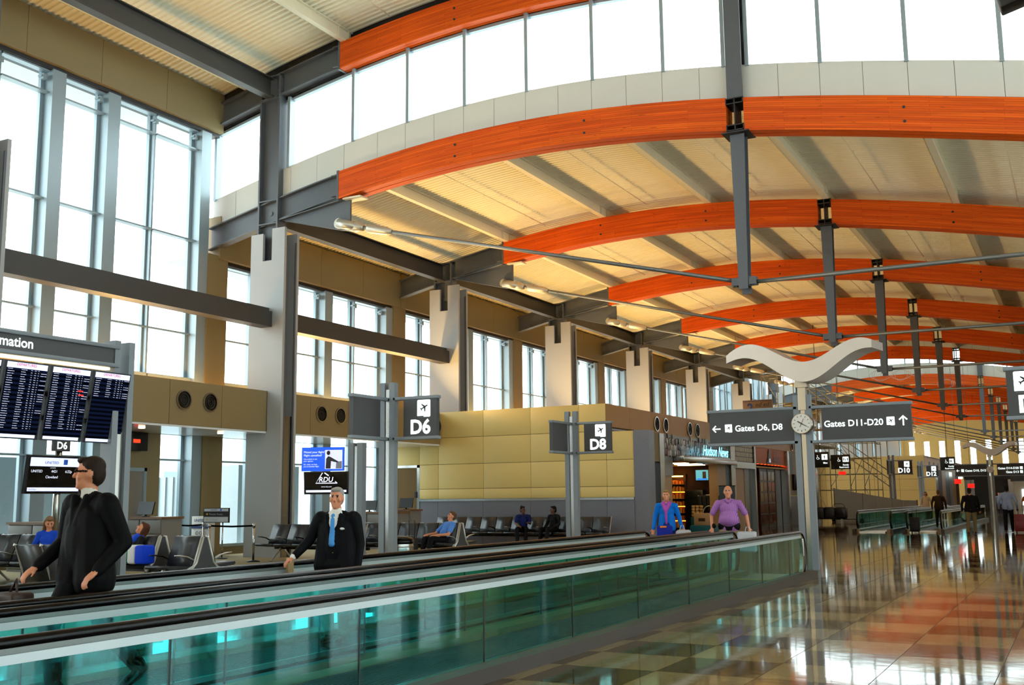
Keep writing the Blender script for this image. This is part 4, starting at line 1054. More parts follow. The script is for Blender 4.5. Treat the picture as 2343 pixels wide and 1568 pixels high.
def monitor(x, y, z, label, w=0.55):
    t = thing('desk_monitor', (x, y, z), label, 'monitor', 'desk monitors')
    q = MB(); slab(q, (x-w/2, y, z+0.06), (1,0,0), (0,0.25,1), w, 0.34, 0.04); q.build('screen', M_BLACKM, t)
    MB().tube([(x, y+0.06, z), (x, y+0.06, z+0.2)], 0.03, n=8).build('stand', M_BLACKM, t); MB().tube([(x, y+0.06, z), (x, y+0.06, z+0.02)], 0.11, n=14).build('foot', M_BLACKM, t)
desk(-23.2, -20.9, 20.0, 20.7, 1.28, 'gate desk before the tan wall, right of the departures board')
monitor(-21.75, 20.2, 1.28, 'black monitor on the gate desk near the steel door')
desk(-21.7, -20.6, 31.0, 31.7, 1.32, 'gate desk in front of the steel door in the ochre wall', 2)
monitor(-21.0, 31.3, 1.32, 'black monitor on the desk by the ochre wall')
desk(-23.2, -20.6, 30.3, 30.9, 1.25, 'pale gate desk under the advert screen', 2)
monitor(-22.0, 30.5, 1.25, 'black monitor on the pale desk left of the D6 post', 0.6)
desk(-23.6, -20.9, 17.6, 18.3, 1.2, 'walnut topped gate desk below the airline screen', 3)
def airline_logo(O, w, t, R, U, d=0.0):
    q = MB(); quad(q, O, R, U, w, w*1.08, d+0.003); q.build('logo_square', M_BLUET, t)
    for k in range(4):
        r = w*(0.9-0.2*k); b = MB(); Rv, Uv = Vector(R), Vector(U); N = Rv.cross(Uv)
        b.tube([Vector(O)+Rv*(r*math.cos(a)*0.95)+Uv*(r*math.sin(a)*0.95)+N*(d+0.004) for a in [math.radians(8+12*i) for i in range(7)]], w*0.018, n=4); b.build('logo_arc', M_BLUEL, t)
M_NAVY = mat('airline_navy', (26,52,110), 0.5)
# airline screen on a pole with a D6 tag (faces the concourse)
t = thing('gate_screen', (-21.1, 16.9, 0), 'airline gate screen for Cleveland with small D6 tag', 'screen')
MB().tube([(-21.17, 17.0, 0), (-21.17, 17.0, 3.14)], 0.08, n=12).build('pole', M_STAIN, t)
O = Vector((-21.05, 16.03, 1.87)); up2 = Vector((0.12, 0, 1)).normalized()
q = MB(); slab(q, O, RY, up2, 1.55, 0.88, 0.09); q.build('bezel', M_BLACKM, t)
N2 = Vector(RY).cross(up2); E2 = O+N2*0.002
q = MB(); quad(q, E2+Vector((0,0.04,0))+up2*0.02, RY, up2, 1.47, 0.83, 0.001); q.build('display', M_SCREEN, t)
q = MB(); quad(q, E2+Vector((0,0.06,0))+up2*0.63, RY, up2, 1.40, 0.20, 0.003); q.build('header_bar', M_LAV, t)
q = MB(); quad(q, E2+Vector((0,0.06,0))+up2*0.06, RY, up2, 1.40, 0.085, 0.003); q.build('footer_bar', M_LAV, t)
text('UNITED', 0.085, E2+Vector((0,0.44,0))+up2*0.69+N2*0.003, M_BLUET, t, right=RY, up=up2, bold=0.01, sx=1.25); airline_logo(E2+Vector((0,0.95,0))+up2*0.675+N2*0.003, 0.11, t, RY, up2)
M_TXT = emat('screen_text_white', (225,230,250), 0.9)
for s, yy, zz in (('UNITED', 0.10, 0.49), ('4421', 0.64, 0.49), ('6:22p', 1.02, 0.49), ('Cleveland', 0.50, 0.36)): text(s, 0.085, E2+Vector((0,yy,0))+up2*zz+N2*0.003, M_TXT, t, right=RY, up=up2)
text('operated by', 0.03, E2+Vector((0,0.6,0))+up2*0.59+N2*0.003, M_TXT, t, right=RY, up=up2)
text('Next Flight', 0.045, E2+Vector((0,0.10,0))+up2*0.085+N2*0.004, M_BLUET, t, right=RY, up=up2)
MB().box(-21.16, -21.08, 16.78, 17.24, 2.86, 3.13).build('gate_tag', M_SIGN, t); text('D6', 0.235, (-21.078, 16.86, 2.915), M_WHITE_E, t, right=RY, bold=0.02)
# advert + airport logo screens on a double post (face the viewer)
t = thing('advert_screens', (-15.5, 21.0, 0), 'blue advert screen above black airport logo screen on grey posts', 'screen')
for dx in (0.0, 0.27): MB().box(-15.72+dx, -15.56+dx, 20.93, 21.1, 0, 3.03).build('post', M_SIGNF, t)
MB().box(-15.56, -15.45, 20.96, 21.06, 0, 2.95).build('post_core', M_STAIN, t)
Rv = Vector((0.92, 0.39, 0)).normalized(); O = Vector((-16.75, 20.45, 2.36))
q = MB(); slab(q, O, Rv, (0,0,1), 1.05, 0.58, 0.07); q.build('bezel', M_BLACKM, t); Nn = Rv.cross(Vector((0,0,1)))
M_ADB = emat('advert_blue', (20,80,215), 0.9); M_ADW = emat('advert_pale', (196,200,225), 0.85)
q = MB(); quad(q, O, Rv, (0,0,1), 1.05, 0.58, 0.004); q.build('advert_print', M_ADB, t)
q = MB(); quad(q, O+Rv*0.58+Vector((0,0,0.05)), Rv, (0,0,1), 0.43, 0.46, 0.006); q.build('advert_photo', M_ADW, t)
for i, (s, z, z2) in enumerate((('Missed your flight?', 0.44, 0.07), ('Flight cancelled?', 0.36, 0.07), ('Use a kiosk to see', 0.28, 0.045), ('your options', 0.23, 0.045), ('Or, relax, we have', 0.15, 0.045), ('you on another flight', 0.10, 0.045))): text(s, z2, O+Rv*0.05+Vector((0,0,z))+Nn*0.005, M_TXT, t, right=Rv)
mm = mat('advert_suit', (52,50,60), 0.6); R3 = [(0.60,0.06),(0.72,0.06),(0.73,0.24),(0.90,0.20),(0.91,0.23),(0.72,0.34),(0.66,0.36),(0.61,0.30)]
flat(R3, O, Rv, (0,0,1), mm, t, 'printed_figure', 0.002, 0.007); flat([(0.665+0.045*math.cos(k*.63), 0.44+0.055*math.sin(k*.63)) for k in range(10)], O, Rv, (0,0,1), mat('advert_hair', (24,20,22), 0.6), t, 'printed_head', 0.002, 0.007)
flat([(0.85,0.06),(1.0,0.06),(1.0,0.24),(0.86,0.22)], O, Rv, (0,0,1), mat('advert_kiosk', (150,155,170), 0.6), t, 'printed_kiosk', 0.002, 0.007)
O = Vector((-16.70, 20.50, 1.80)); up3 = Vector((0, -0.06, 1)).normalized()
q = MB(); slab(q, O, Rv, up3, 1.10, 0.55, 0.07); q.build('bezel', M_BLACKM, t); N3 = Rv.cross(up3)
q = MB(); quad(q, O+Rv*0.03+up3*0.02, Rv, up3, 1.04, 0.51, 0.003); q.build('display', M_SCREEN, t)
q = MB(); quad(q, O+Rv*0.05+up3*0.05, Rv, up3, 1.0, 0.055, 0.005); q.build('footer_bar', M_LAV, t)
text('RDU', 0.17, O+Rv*0.37+up3*0.30+N3*0.006, M_TXT, t, right=Rv, up=up3, bold=0.012, shear=0.2); text('www.rdu.com', 0.045, O+Rv*0.43+up3*0.17+N3*0.006, M_TXT, t, right=Rv, up=up3)
q = MB(); q.tube([O+Rv*a+up3*b+N3*0.006 for a, b in ((0.47,0.52),(0.30,0.27),(0.83,0.27),(0.78,0.31))], 0.012, n=4); q.tube([O+Rv*a+up3*b+N3*0.006 for a, b in ((0.52,0.52),(0.62,0.45))], 0.014, n=4); q.build('logo_triangle', M_TXT, t)
# queue posts with belts and header sign
M_CHR = mat('chrome', (190,190,192), 0.12, metal=1.0)
qp = [(-23.75, 23.2), (-22.95, 23.6), (-21.75, 22.6), (-20.35, 22.85)]
qlab = ['queue post beside the paper totem', 'queue post carrying the airline header board', 'queue post left of the first column', 'queue post in front of the first column base']
for (x, y), l in zip(qp, qlab):
    o = thing('queue_post', (x, y, 0), l, 'queue post', 'chrome queue posts')
    MB().lathe([(0,0.19),(0.02,0.19),(0.05,0.06),(0.05,0.03)], (x,y,0), n=18).build('base', M_BLACKM, o); MB().tube([(x,y,0.05),(x,y,0.98)], 0.032, n=12).build('tube', M_CHR, o)
    MB().tube([(x,y,0.94),(x,y,1.04)], 0.042, n=12).build('belt_head', M_CHR, o)
for (i, j, l) in ((0, 1, 'black belt from the totem post to the header post'), (1, 2, 'black belt below the airline header board'), (2, 3, 'black belt ending at the post before the column')):
    a, c = Vector((*qp[i], 0.98)), Vector((*qp[j], 0.98)); d = (c-a).normalized()*0.05; a += d; c -= d
    q = MB(); n = Vector((-d.y, d.x, 0)).normalized()*0.004; m_ = (a+c)/2 - Vector((0,0,0.02)); u = Vector((0,0,0.025))
    q.add([a-u-n, m_-u-n, c-u-n, a+u-n, m_+u-n, c+u-n, a-u+n, m_-u+n, c-u+n, a+u+n, m_+u+n, c+u+n], [(0,1,4,3),(1,2,5,4),(7,6,9,10),(8,7,10,11),(3,4,10,9),(4,5,11,10),(0,6,7,1),(1,7,8,2)])
    tag(q.build('queue_belt', M_BLACK), l, 'belt', 'queue belts')
def header_board(x, y, label):
    t = thing('header_board', (x, y, 0), label, 'sign')
    MB().box(x-0.5, x+0.5, y-0.02, y+0.02, 1.04, 1.47).build('frame', M_BLACKM, t)
    for (z0, z1, m) in ((1.37, 1.45, 'w'), (1.06, 1.21, 'w')): MB().box(x-0.47, x+0.47, y-0.025, y-0.019, z0, z1).build('white_strip', mat('sign_white_print', (206,210,214), 0.5), t)
    text('UNITED', 0.06, (x-0.22, y-0.026, 1.39), M_NAVY, t, bold=0.01, sx=1.25); airline_logo((x+0.16, y-0.026, 1.38), 0.06, t, (1,0,0), (0,0,1))
    text('Premier Access', 0.085, (x-0.27, y-0.022, 1.26), mat('sign_grey_print', (170,175,180), 0.5), t); text('Economy', 0.085, (x-0.25, y-0.026, 1.11), mat('sign_grey_print', (170,175,180), 0.5), t)
    for z in (1.29, 1.14): flat([(0,0),(0.06,0.035),(0.06,0.012),(0.09,0.012),(0.09,-0.012),(0.06,-0.012),(0.06,-0.035)], (x-0.40, y-0.024, z), (1,0,0), (0,0,1), M_YELLOW, t, 'arrow', 0.003)
    MB().tube([(x+0.25, y, 0.0), (x+0.25, y, 1.06)], 0.022, n=8).build('stand_tube', M_CHR, t); MB().lathe([(0,0.17),(0.02,0.17),(0.04,0.04)], (x+0.25,y,0), n=16).build('stand_base', M_BLACKM, t)
header_board(-22.6, 23.75, 'airline header board with lane arrows above the queue belt')
t = thing('paper_totem', (-23.6, 24.0, 0), 'white airline totem with baggage sizes behind the queue belt', 'totem')
MB().bbox(-23.98, -23.22, 24.15, 24.35, 0, 1.22, 0.01).build('board', mat('totem_white', (214,210,204), 0.5), t); MB().box(-23.97, -23.23, 24.13, 24.16, 0.86, 0.93).build('blue_strip', M_NAVY, t)
text('UNITED', 0.11, (-23.88, 24.145, 1.06), M_NAVY, t, bold=0.012, sx=1.2); airline_logo((-23.40, 24.145, 1.05), 0.11, t, (1,0,0), (0,0,1)); text('1+1', 0.11, (-23.50, 24.145, 0.95), M_PICT, t)
q = MB()
for k, x in enumerate((-23.75, -23.6, -23.45)): q.tube([(x+0.05*math.cos(a*.63), 24.145, 0.72+0.05*math.sin(a*.63)) for a in range(10)], 0.006, n=4, closed=True)
q.build('printed_bags', M_STEEL_D, t)
# litter bin
t = thing('litter_bin', (-13.85, 20.4, 0), 'round stainless litter bin with black dome lid beside the D6 post', 'litter bin')
MB().lathe([(0,0.30),(0.02,0.33),(0.66,0.33),(0.68,0.325)], (-13.85,20.4,0), n=28).build('drum', M_STAIN, t); MB().lathe([(0.66,0.335),(0.70,0.345),(0.76,0.33),(0.80,0.28),(0.83,0.20),(0.84,0.02)], (-13.85,20.4,0), n=28).build('lid', M_BLACK, t)
MB().lathe([(0.585,0.334),(0.60,0.336),(0.615,0.334)], (-13.85,20.4,0), n=28).build('seam', M_STAIN, t)
# carry-on suitcases
def suitcase(x, y, label, m, w=0.4, d=0.24, h=0.58, handle=1.05, rot=0.0):
    t = thing('suitcase', (x, y, 0), label, 'suitcase')
    MB().bbox(x-w/2, x+w/2, y-d/2, y+d/2, 0.06, 0.06+h, 0.035).build('shell', m, t)
    MB().bbox(x-w/2+0.04, x+w/2-0.04, y-d/2-0.03, y-d/2+0.01, 0.12, 0.12+h*0.5, 0.015).build('front_pocket', m, t)
    q = MB(); q.tube([(x-0.09,y+d/2-0.03,h), (x-0.09,y+d/2-0.03,handle), (x+0.09,y+d/2-0.03,handle), (x+0.09,y+d/2-0.03,h)], 0.012, n=6); q.build('pull_handle', M_BLACKM, t)
    for sx in (-1, 1): MB().tube([(x+sx*(w/2-0.06)-0.02,y+d/2-0.05,0.045),(x+sx*(w/2-0.06)+0.02,y+d/2-0.05,0.045)], 0.045, n=10).build('wheel', M_BLACK, t)
M_BAGB = mat('black_nylon', (20,20,22), 0.7)
suitcase(-15.95, 24.0, 'black cabin suitcase with pull handle up beside the reclining man', M_BAGB, handle=1.1)
# ================================================================ SHOPS UNDER THE OCHRE BAND
SX = BX                      # shopfront plane
M_BROWN = mat('shop_dark_brown', (58,34,22), 0.6); M_ORW = mat('shop_orange_wall', (186,96,40), 0.6, var=0.05); M_REDW = mat('shop_red_wall', (150,36,20), 0.6)
M_BEIGE = mat('beige_door', (176,140,98), 0.5); M_DWOOD = mat('dark_wood_door', (58,32,20), 0.4, var=0.15, scale=6)
M_MOS = [mat('mosaic_cream', (170,158,132), 0.4), mat('mosaic_grey', (120,116,112), 0.35), mat('mosaic_black', (36,34,36), 0.35), mat('mosaic_rust', (104,54,36), 0.4), mat('mosaic_silver', (178,178,172), 0.3, metal=0.5)]
# stainless corner pieces and pilasters
def pil(y0, y1, z0, z1, m, dx=0.05, name='pilaster'):
    return MB().box(SX-0.4, SX+dx, y0, y1, z0, z1).build(name, m, ws)
pil(37.2, 38.64, 0, 4.16, M_STAIN); pil(38.72, 39.75, 3.04, 4.16, M_TAN); pil(38.72, 39.75, 0, 3.04, M_BLACKM, -0.15)
pil(39.75, 40.25, 0, 4.16, M_STAIN, 0.1); pil(40.3, 41.55, 0, 2.5, M_BEIGE, -0.08, 'side_door'); pil(40.3, 41.55, 2.5, 3.34, M_MOS[1], -0.02)
pil(47.45, 48.75, 0, 3.1, M_BEIGE, 0.0, 'side_door'); pil(48.75, 49.3, 0, 3.1, M_BLACKM, -0.1); pil(49.3, 50.0, 0, 4.16, M_STAIN, 0.12)
pil(50.0, 53.2, 3.0, 3.3, M_STAIN, 0.2, 'fascia'); pil(50.0, 51.8, 0, 3.0, M_BEIGE, 0.0, 'side_door'); pil(51.8, 52.6, 0, 3.0, M_MOS[1], 0.02); pil(52.6, 53.5, 0, 3.0, M_BLACKM, -0.05)
pil(53.5, 53.75, 0, 4.16, M_STAIN, 0.1); pil(53.75, 60.3, 3.32, 4.16, M_ORW, -0.02, 'orange_fascia'); pil(60.3, 60.7, 0, 4.16, M_STAIN, 0.12); pil(60.7, 62.0, 2.9, 4.16, M_BLACKM, 0.0)
pil(60.7, 65.5, 1.66, 4.16, M_TAN, -0.05); pil(60.7, 65.5, 0, 1.62, M_STONE, -0.02); pil(65.5, 66.2, 0, 4.16, M_BLACKM, -0.3); pil(67.4, 68.0, 0, 4.16, M_STAIN, 0.1)
MB().box(-24.2, SX, 67.9, 68.1, 0, BZ).build('end_wall', M_YEL, ws)
# mosaic of narrow upright tiles
tm = [MB().bbox(-0.02, 0.02, -0.045, 0.045, -0.115, 0.115, 0.004).mesh('mosaic_tile', m) for m in M_MOS]
def mosaic(y0, y1, z0, z1):
    y = y0+0.05
    while y < y1-0.04:
        z = z0 + 0.115 - random.random()*0.1
        while z < z1-0.05:
            place('mosaic_tile', random.choice(tm), (SX+0.03+random.random()*0.02, y, z+0.0), ws); z += 0.235
        y += 0.1
mosaic(40.3, 46.6, 3.36, 4.14)
bk = MB(); bk.box(SX-0.3, SX+0.01, 40.3, 49.3, 3.34, 4.16); bk.build('mosaic_backing', M_MOS[1], ws)
bk = MB(); y = 46.6
rr = random.Random(3)
bk = MB()
while y < 49.2:
    z = 3.4
    while z < 4.1: bk.box(SX+0.01, SX+0.03+rr.random()*0.02, y, y+0.09, z, z+0.2); z += 0.24
    y += 0.1
tag(bk.build('mosaic_field', M_MOS[2], ws), kind='stuff')
bk = MB(); y = 50.05
while y < 53.3:
    z = 3.35
    while z < 4.1: bk.box(SX+0.01, SX+0.03+rr.random()*0.02, y, y+0.09, z, z+0.2); z += 0.24
    y += 0.1
tag(bk.build('mosaic_field', M_MOS[0], ws), kind='stuff'); pil(50.0, 53.4, 3.3, 4.16, M_MOS[2], 0.0)
MB().bbox(SX-0.2, SX+0.45, 41.6, 49.2, 3.10, 3.33, 0.01).build('fascia_beam', M_STAIN, ws)
# shop room
rm = struct('wall_shop_room')
MB().box(-19.4, -19.2, 40.2, 60.3, 0, 4.1).build('back_wall', M_BROWN, rm); MB().box(-19.3, SX-0.4, 40.2, 40.3, 0, 4.1).build('side_wall', M_BROWN, rm); MB().box(-19.3, SX-0.4, 49.3, 49.45, 0, 4.1).build('side_wall', M_BROWN, rm); MB().box(-19.3, SX-0.4, 60.2, 60.3, 0, 4.1).build('side_wall', M_REDW, rm)
MB().box(-19.3, SX-0.1, 40.2, 60.3, 3.12, 3.2).build('shop_ceiling', mat('shop_ceiling_cream', (200,170,120), 0.7), rm)
for i, (x, y) in enumerate(((-15.7, 44.4), (-15.6, 46.0), (-16.0, 47.6))): MB().box(x-0.6, x+0.6, y-0.2, y+0.2, 3.09, 3.12).build('light_panel', emat('shop_light', (255,220,150), 7.0), rm)
for i in range(9): MB().tube([(SX-0.15, 54.3+0.72*i, 3.31), (SX-0.15, 54.3+0.72*i, 3.35)], 0.06, n=10).build('bulb', emat('orange_bulb', (255,70,20), 9.0), rm)
MB().box(-17.4, -16.8, 55.2, 56.8, 3.09, 3.12).build('light_panel', emat('shop_light_amber', (255,140,50), 3.0), rm)
# cursive neon sign on the fascia
t = thing('neon_sign', (SX+0.5, 45.0, 3.33), 'glowing cyan cursive neon shop sign above the open shopfront', 'neon sign')
M_NEON = emat('neon_cyan', (110,220,255), 4.0); M_NEOND = mat('letter_chrome', (150,150,150), 0.3, metal=0.8)
text('Hudson News', 0.62, (SX+0.42, 44.0, 3.42), M_NEON, t, right=(0,1,0), bold=0.008, shear=0.35, sx=1.02, depth=0.05)
text('Hudson', 0.62, (SX+0.12, 42.05, 3.42), M_NEOND, t, right=(0,1,0), bold=0.004, shear=0.35, sx=0.8, depth=0.05, name='letter_shadow')
MB().box(SX+0.40, SX+0.44, 44.0, 48.1, 3.34, 3.40).build('tray', M_STAIN, t)
# second shop: book-nook sign
t = thing('shop_sign', (SX, 57.0, 3.4), 'dark emblem and BOOKS lettering on the orange shop fascia', 'shop sign')
text('BOOKS', 0.42, (SX+0.02, 57.6, 3.46), M_BLACKM, t, right=(0,1,0), bold=0.01); text('2nd ed.', 0.30, (SX+0.02, 57.6, 3.88), M_BLACKM, t, right=(0,1,0), shear=0.2)
flat([(0,0),(0.9,0),(0.8,0.5),(0.45,0.75),(0.3,0.3)], (SX, 56.2, 3.38), (0,1,0), (0,0,1), M_BLACKM, t, 'emblem', 0.03)
flat([(0.5,0.05),(0.7,0.05),(0.66,0.25),(0.54,0.25)], (SX, 56.2, 3.38), (0,1,0), (0,0,1), M_LAV, t, 'emblem_figure', 0.035)
for i in range(2):
    dd = thing('glazed_door', (SX-0.25, 55.6+1.4*i, 0), 'dark gridded wooden door of the book shop, %s leaf' % ('first' if i == 0 else 'second'), 'door', 'book shop doors')
    MB().box(SX-0.32, SX-0.26, 55.6+1.6*i, 57.1+1.6*i, 0, 3.1).build('leaf', M_DWOOD, dd)
    for a in range(2):
        for b in range(5): MB().box(SX-0.27, SX-0.245, 55.7+1.6*i+0.7*a, 56.3+1.6*i+0.7*a, 0.2+0.57*b, 0.67+0.57*b).build('pane', mat('door_glass_dark', (92,44,22), 0.15), dd)
MB().box(SX-0.5, SX-0.3, 59.0, 60.2, 0, 3.1).build('jamb_panel', M_DWOOD, rm)
# "2nd ed." board standing on the ochre roof
t = thing('roof_board_sign', (-14.7, 55, BZ), 'brown board with a blue 2 standing above the shops', 'sign')
MB().bbox(-15.55, -13.98, 55, 55.15, 5.95, 6.66, 0.01).build('board', mat('brown_board', (120,86,52), 0.5), t); q = MB(); q.box(-15.50, -14.03, 54.985, 55.0, 6.0, 6.02); q.box(-15.50, -14.03, 54.985, 55.0, 6.59, 6.61); q.build('border_line', M_NAVY, t)
text('2', 0.62, (-15.3, 54.99, 6.05), M_NAVY, t, bold=0.03); text('nd ed.', 0.32, (-14.88, 54.99, 6.3), M_PICT, t, shear=0.2)
for x in (-15.3, -14.85): MB().box(x-0.03, x+0.03, 55.04, 55.10, BZ-0.05, 5.96).build('leg', M_STEEL_D, t)
# stock inside the news shop
def boxstock(b, x0, x1, y0, y1, zs, seed, s=0.1):
    r = random.Random(seed)
    for z in zs:
        y = y0
        while y < y1-s:
            w = s*(0.7+0.6*r.random()); b.box(x0+r.random()*0.1, x1, y, y+w*0.9, z, z+0.12+0.12*r.random()); y += w
M_STOCK = [mat('stock_red', (196,52,20), 0.5), mat('stock_orange', (236,130,30), 0.5), mat('stock_yellow', (240,190,80), 0.5), mat('stock_teal', (20,96,110), 0.5), mat('stock_straw', (190,150,90), 0.7)]
t = thing('display_shelf', (-17.1, 49.0, 0), 'brightly lit shelf of sweets inside the news shop', 'shelf')
MB().box(-17.55, -16.82, 49.15, 49.28, 0, 2.7).build('carcass', M_BROWN, t)
for k in range(7): MB().box(-17.5, -16.85, 48.85, 49.15, 0.2+0.34*k, 0.22+0.34*k).build('shelf_board', M_BEIGE, t)
for j in range(3):
    b = MB(); r = random.Random(j)
    for k in range(7):
        x = -17.48+j*0.055
        while x < -16.92: b.box(x, x+0.05, 48.9, 49.08, 0.22+0.34*k, 0.36+0.34*k+0.1*r.random()); x += 0.165
    tag(b.build('stock', M_STOCK[j], t), kind='stuff')
MB().box(-17.5, -16.85, 48.80, 48.84, 2.60, 2.66).build('shelf_light', emat('shelf_light_amber', (255,170,70), 14.0), t)
for k in range(3): MB().box(-17.5, -16.85, 49.10, 49.14, 0.50+0.68*k, 0.54+0.68*k).build('shelf_light', emat('shelf_light_orange', (255,120,30), 7.0), t)
t = thing('ceiling_television', (-15.75, 48.4, 2.4), 'small television hanging inside the news shop', 'television')
MB().bbox(-16.08, -15.42, 48.36, 48.44, 2.38, 2.92, 0.01).build('case', M_BLACKM, t); MB().box(-16.05, -15.45, 48.35, 48.36, 2.42, 2.89).build('picture', emat('tv_picture', (80,160,180), 0.8), t)
MB().box(-15.72, -15.55, 48.342, 48.35, 2.5, 2.82).build('picture_figure', mat('tv_figure', (60,40,36), 0.5), t); MB().box(-16.0, -15.5, 48.342, 48.35, 2.43, 2.50).build('caption_bar', emat('tv_blue_bar', (40,120,230), 0.9), t)
MB().tube([(-15.75, 48.45, 2.9), (-15.75, 48.45, 3.13)], 0.03, n=8).build('bracket', M_BLACKM, t)
t = thing('drinks_cooler', (-16.3, 48.9, 0), 'dark glass fronted drinks cooler at the back of the shop', 'cooler')
MB().bbox(-16.75, -15.85, 48.7, 49.25, 0, 1.97, 0.02).build('cabinet', M_BLACKM, t)
for k in range(4): MB().box(-16.65, -15.95, 48.66, 48.70, 0.35+0.42*k, 0.37+0.42*k).build('shelf_edge', M_STAIN, t)
MB().box(-16.68, -15.92, 48.64, 48.65, 0.2, 1.88).build('door_glass', M_GLASS, t)
t = thing('gift_crate', (-15.2, 46.3, 0), 'brown crate on a teal display bin in the shop entrance', 'crate')
MB().bbox(-15.7, -14.6, 46.2, 47.0, 0.0, 0.38, 0.02).build('bin', M_STOCK[3], t); MB().bbox(-15.52, -14.8, 46.25, 46.75, 0.38, 0.92, 0.02).build('crate', M_BEIGE, t); MB().box(-15.3, -15.0, 46.235, 46.25, 0.56, 0.70).build('stamp', M_BROWN, t)
q = MB(); q.tube([(-14.87+0.28*math.cos(a), 46.5, 0.92+0.32*math.sin(a)) for a in [math.pi*k/14 for k in range(15)]], 0.018, n=6); q.build('basket_hoop', M_ALU, t)
t = thing('merchandise_rack', (-15.2, 47.7, 0), 'dark rack of shirts behind the man in the purple shirt', 'clothes rack')
MB().tube([(-15.75, 47.7, 1.72), (-14.65, 47.7, 1.72)], 0.02, n=6).build('rail', M_CHR, t)
for k in range(5): MB().bbox(-15.72+0.21*k, -15.54+0.21*k, 47.5, 47.9, 1.0, 1.70, 0.04).build('garment', M_BAGB, t)
for x in (-15.75, -14.65): MB().tube([(x, 47.7, 0), (x, 47.7, 1.72)], 0.02, n=6).build('upright', M_CHR, t)
t = thing('cup_stack', (-15.65, 47.2, 0), 'stacked straw coloured cups in the shop doorway', 'cups')
MB().bbox(-15.95, -15.35, 47.08, 47.38, 0, 0.72, 0.02).build('stand', M_STOCK[3], t)
for k in range(4):
    for j in range(3): MB().lathe([(0,0.075),(0.12,0.09),(0.13,0.08)], (-15.84+0.19*j, 47.2, 0.72+0.135*k), n=10).build('cup', M_STOCK[4], t)
t = thing('poster_stand', (-14.0, 46.5, 0), 'grey poster stand outside the shop behind the purple shirted man', 'poster stand')
MB().box(-14.38, -13.66, 46.48, 46.52, 0.7, 2.1).build('poster', mat('poster_grey_blue', (70,84,98), 0.5), t); q = MB(); q.tube([(-14.36,46.55,0),(-14.36,46.55,2.12)], 0.02, n=6); q.tube([(-13.68,46.55,0),(-13.68,46.55,2.12)], 0.02, n=6); q.box(-14.4,-13.64,46.5,46.58,2.1,2.14); q.build('stand', M_BLACKM, t)
# wall television beside the restroom passage
t = thing('wall_television', (SX, 62.6, 2.0), 'black edged blue wall screen beside the clock post', 'television')
MB().bbox(SX-0.04, SX+0.12, 61.9, 63.4, 2.0, 2.88, 0.015).build('case', M_BLACKM, t); q = MB(); slab(q, (SX+0.3, 62.0, 2.02), (0.35, 0.94, 0), (0,0,1), 1.4, 0.86, 0.05); q.build('panel', M_BLACKM, t)
q = MB(); quad(q, (SX+0.31, 62.05, 2.05), (0.35,0.94,0), (0,0,1), 1.3, 0.8, 0.004); q.build('picture', emat('tv_blue', (40,140,220), 0.8), t)
# ================================================================ SECOND OCHRE BUILDING, HOARDING, SCAFFOLD
w2 = struct('wall_partition_far')
CX, CY = -11.84, 96.9
xs2 = [-24.3+2.075*i for i in range(7)]; xs2[-1] = CX
for i in range(6):
    for j, (za, zb) in enumerate(zip([0]+jz[1:-1], jz[1:])): MB().box(xs2[i]+0.01, xs2[i+1]-0.01, CY-0.06, CY, za+0.01, zb-0.01).build('wall_panel', M_YEL_SHADED, w2)
MB().box(-24.3, CX-0.02, CY-0.02, CY+0.3, 0, BZ-0.02).build('backing', M_YEL_J, w2)
y = CY
while y < 128: MB().box(CX-0.3, CX, y+0.01, y+2.26, 3.9, BZ).build('band_panel', M_BAND2, w2); y += 2.27
for k in range(6): MB().box(CX, CX+0.02, CY+3+3.2*k, CY+3.9+3.2*k, 4.05, 4.5).build('square_vent', M_LVENT, w2)
for z0, z1 in ((0, 1.0), (1.0, 2.0), (2.0, 2.97), (2.97, 3.88)): MB().box(CX, -11.0, CY-0.06, CY, z0+0.01, z1-0.01).build('wall_panel', M_YEL_SHADED, w2)
for k, m in enumerate((M_STAIN, M_BLACKM, M_STAIN, M_BROWN, M_BEIGE, M_BLACKM, M_STAIN, M_BEIGE, M_BROWN)): MB().box(CX-0.5, CX-0.05, CY+0.3+3.1*k, CY+3.3+3.1*k, 0, 3.9).build('shopfront', m, w2)
MB().box(-24.3, CX, CY+0.3, 128, BZ-0.1, BZ-0.05).build('roof_lid', M_BAND, w2)
t = thing('hoarding', (-12, 72, 0), 'pale grey site hoarding with a sloping top edge', 'hoarding')
M_HOARD = mat('grey_hoarding', (150,152,154), 0.6, var=0.04)
prof = [(-14.5,2.10),(-13.6,1.92),(-12.7,1.74),(-11.8,1.58),(-10.9,1.42),(-10.2,1.30),(-9.4,1.28)]
for a, b in zip(prof[:-1], prof[1:]): MB().prism([(a[0]+0.008,0),(b[0]-0.008,0),(b[0]-0.008,b[1]),(a[0]+0.008,a[1])], 'y', 72, 72.06).build('panel', M_HOARD, t)
for a in prof[::2]: MB().box(a[0]-0.04, a[0]+0.04, 72.06, 72.14, 0, a[1]+0.03).build('stud', M_STEEL_D, t)
M_TUBE = mat('scaffold_tube', (150,140,112), 0.4, metal=0.4)
t = thing('scaffolding', (-15.5, 74.5, 0), 'tube scaffolding tower with stairs behind the clock sign', 'scaffolding')
st = [(-19.4, 10.2), (-18.3, 10.4), (-17.2, 9.6), (-16.1, 9.2), (-15.0, 8.9), (-13.7, 7.0), (-12.8, 5.6), (-11.95, 5.2)]
for (x, z) in st:
    for y in (73.6, 75.4): MB().tube([(x, y, 0), (x, y, z)], 0.032, n=6).build('standard', M_TUBE, t)
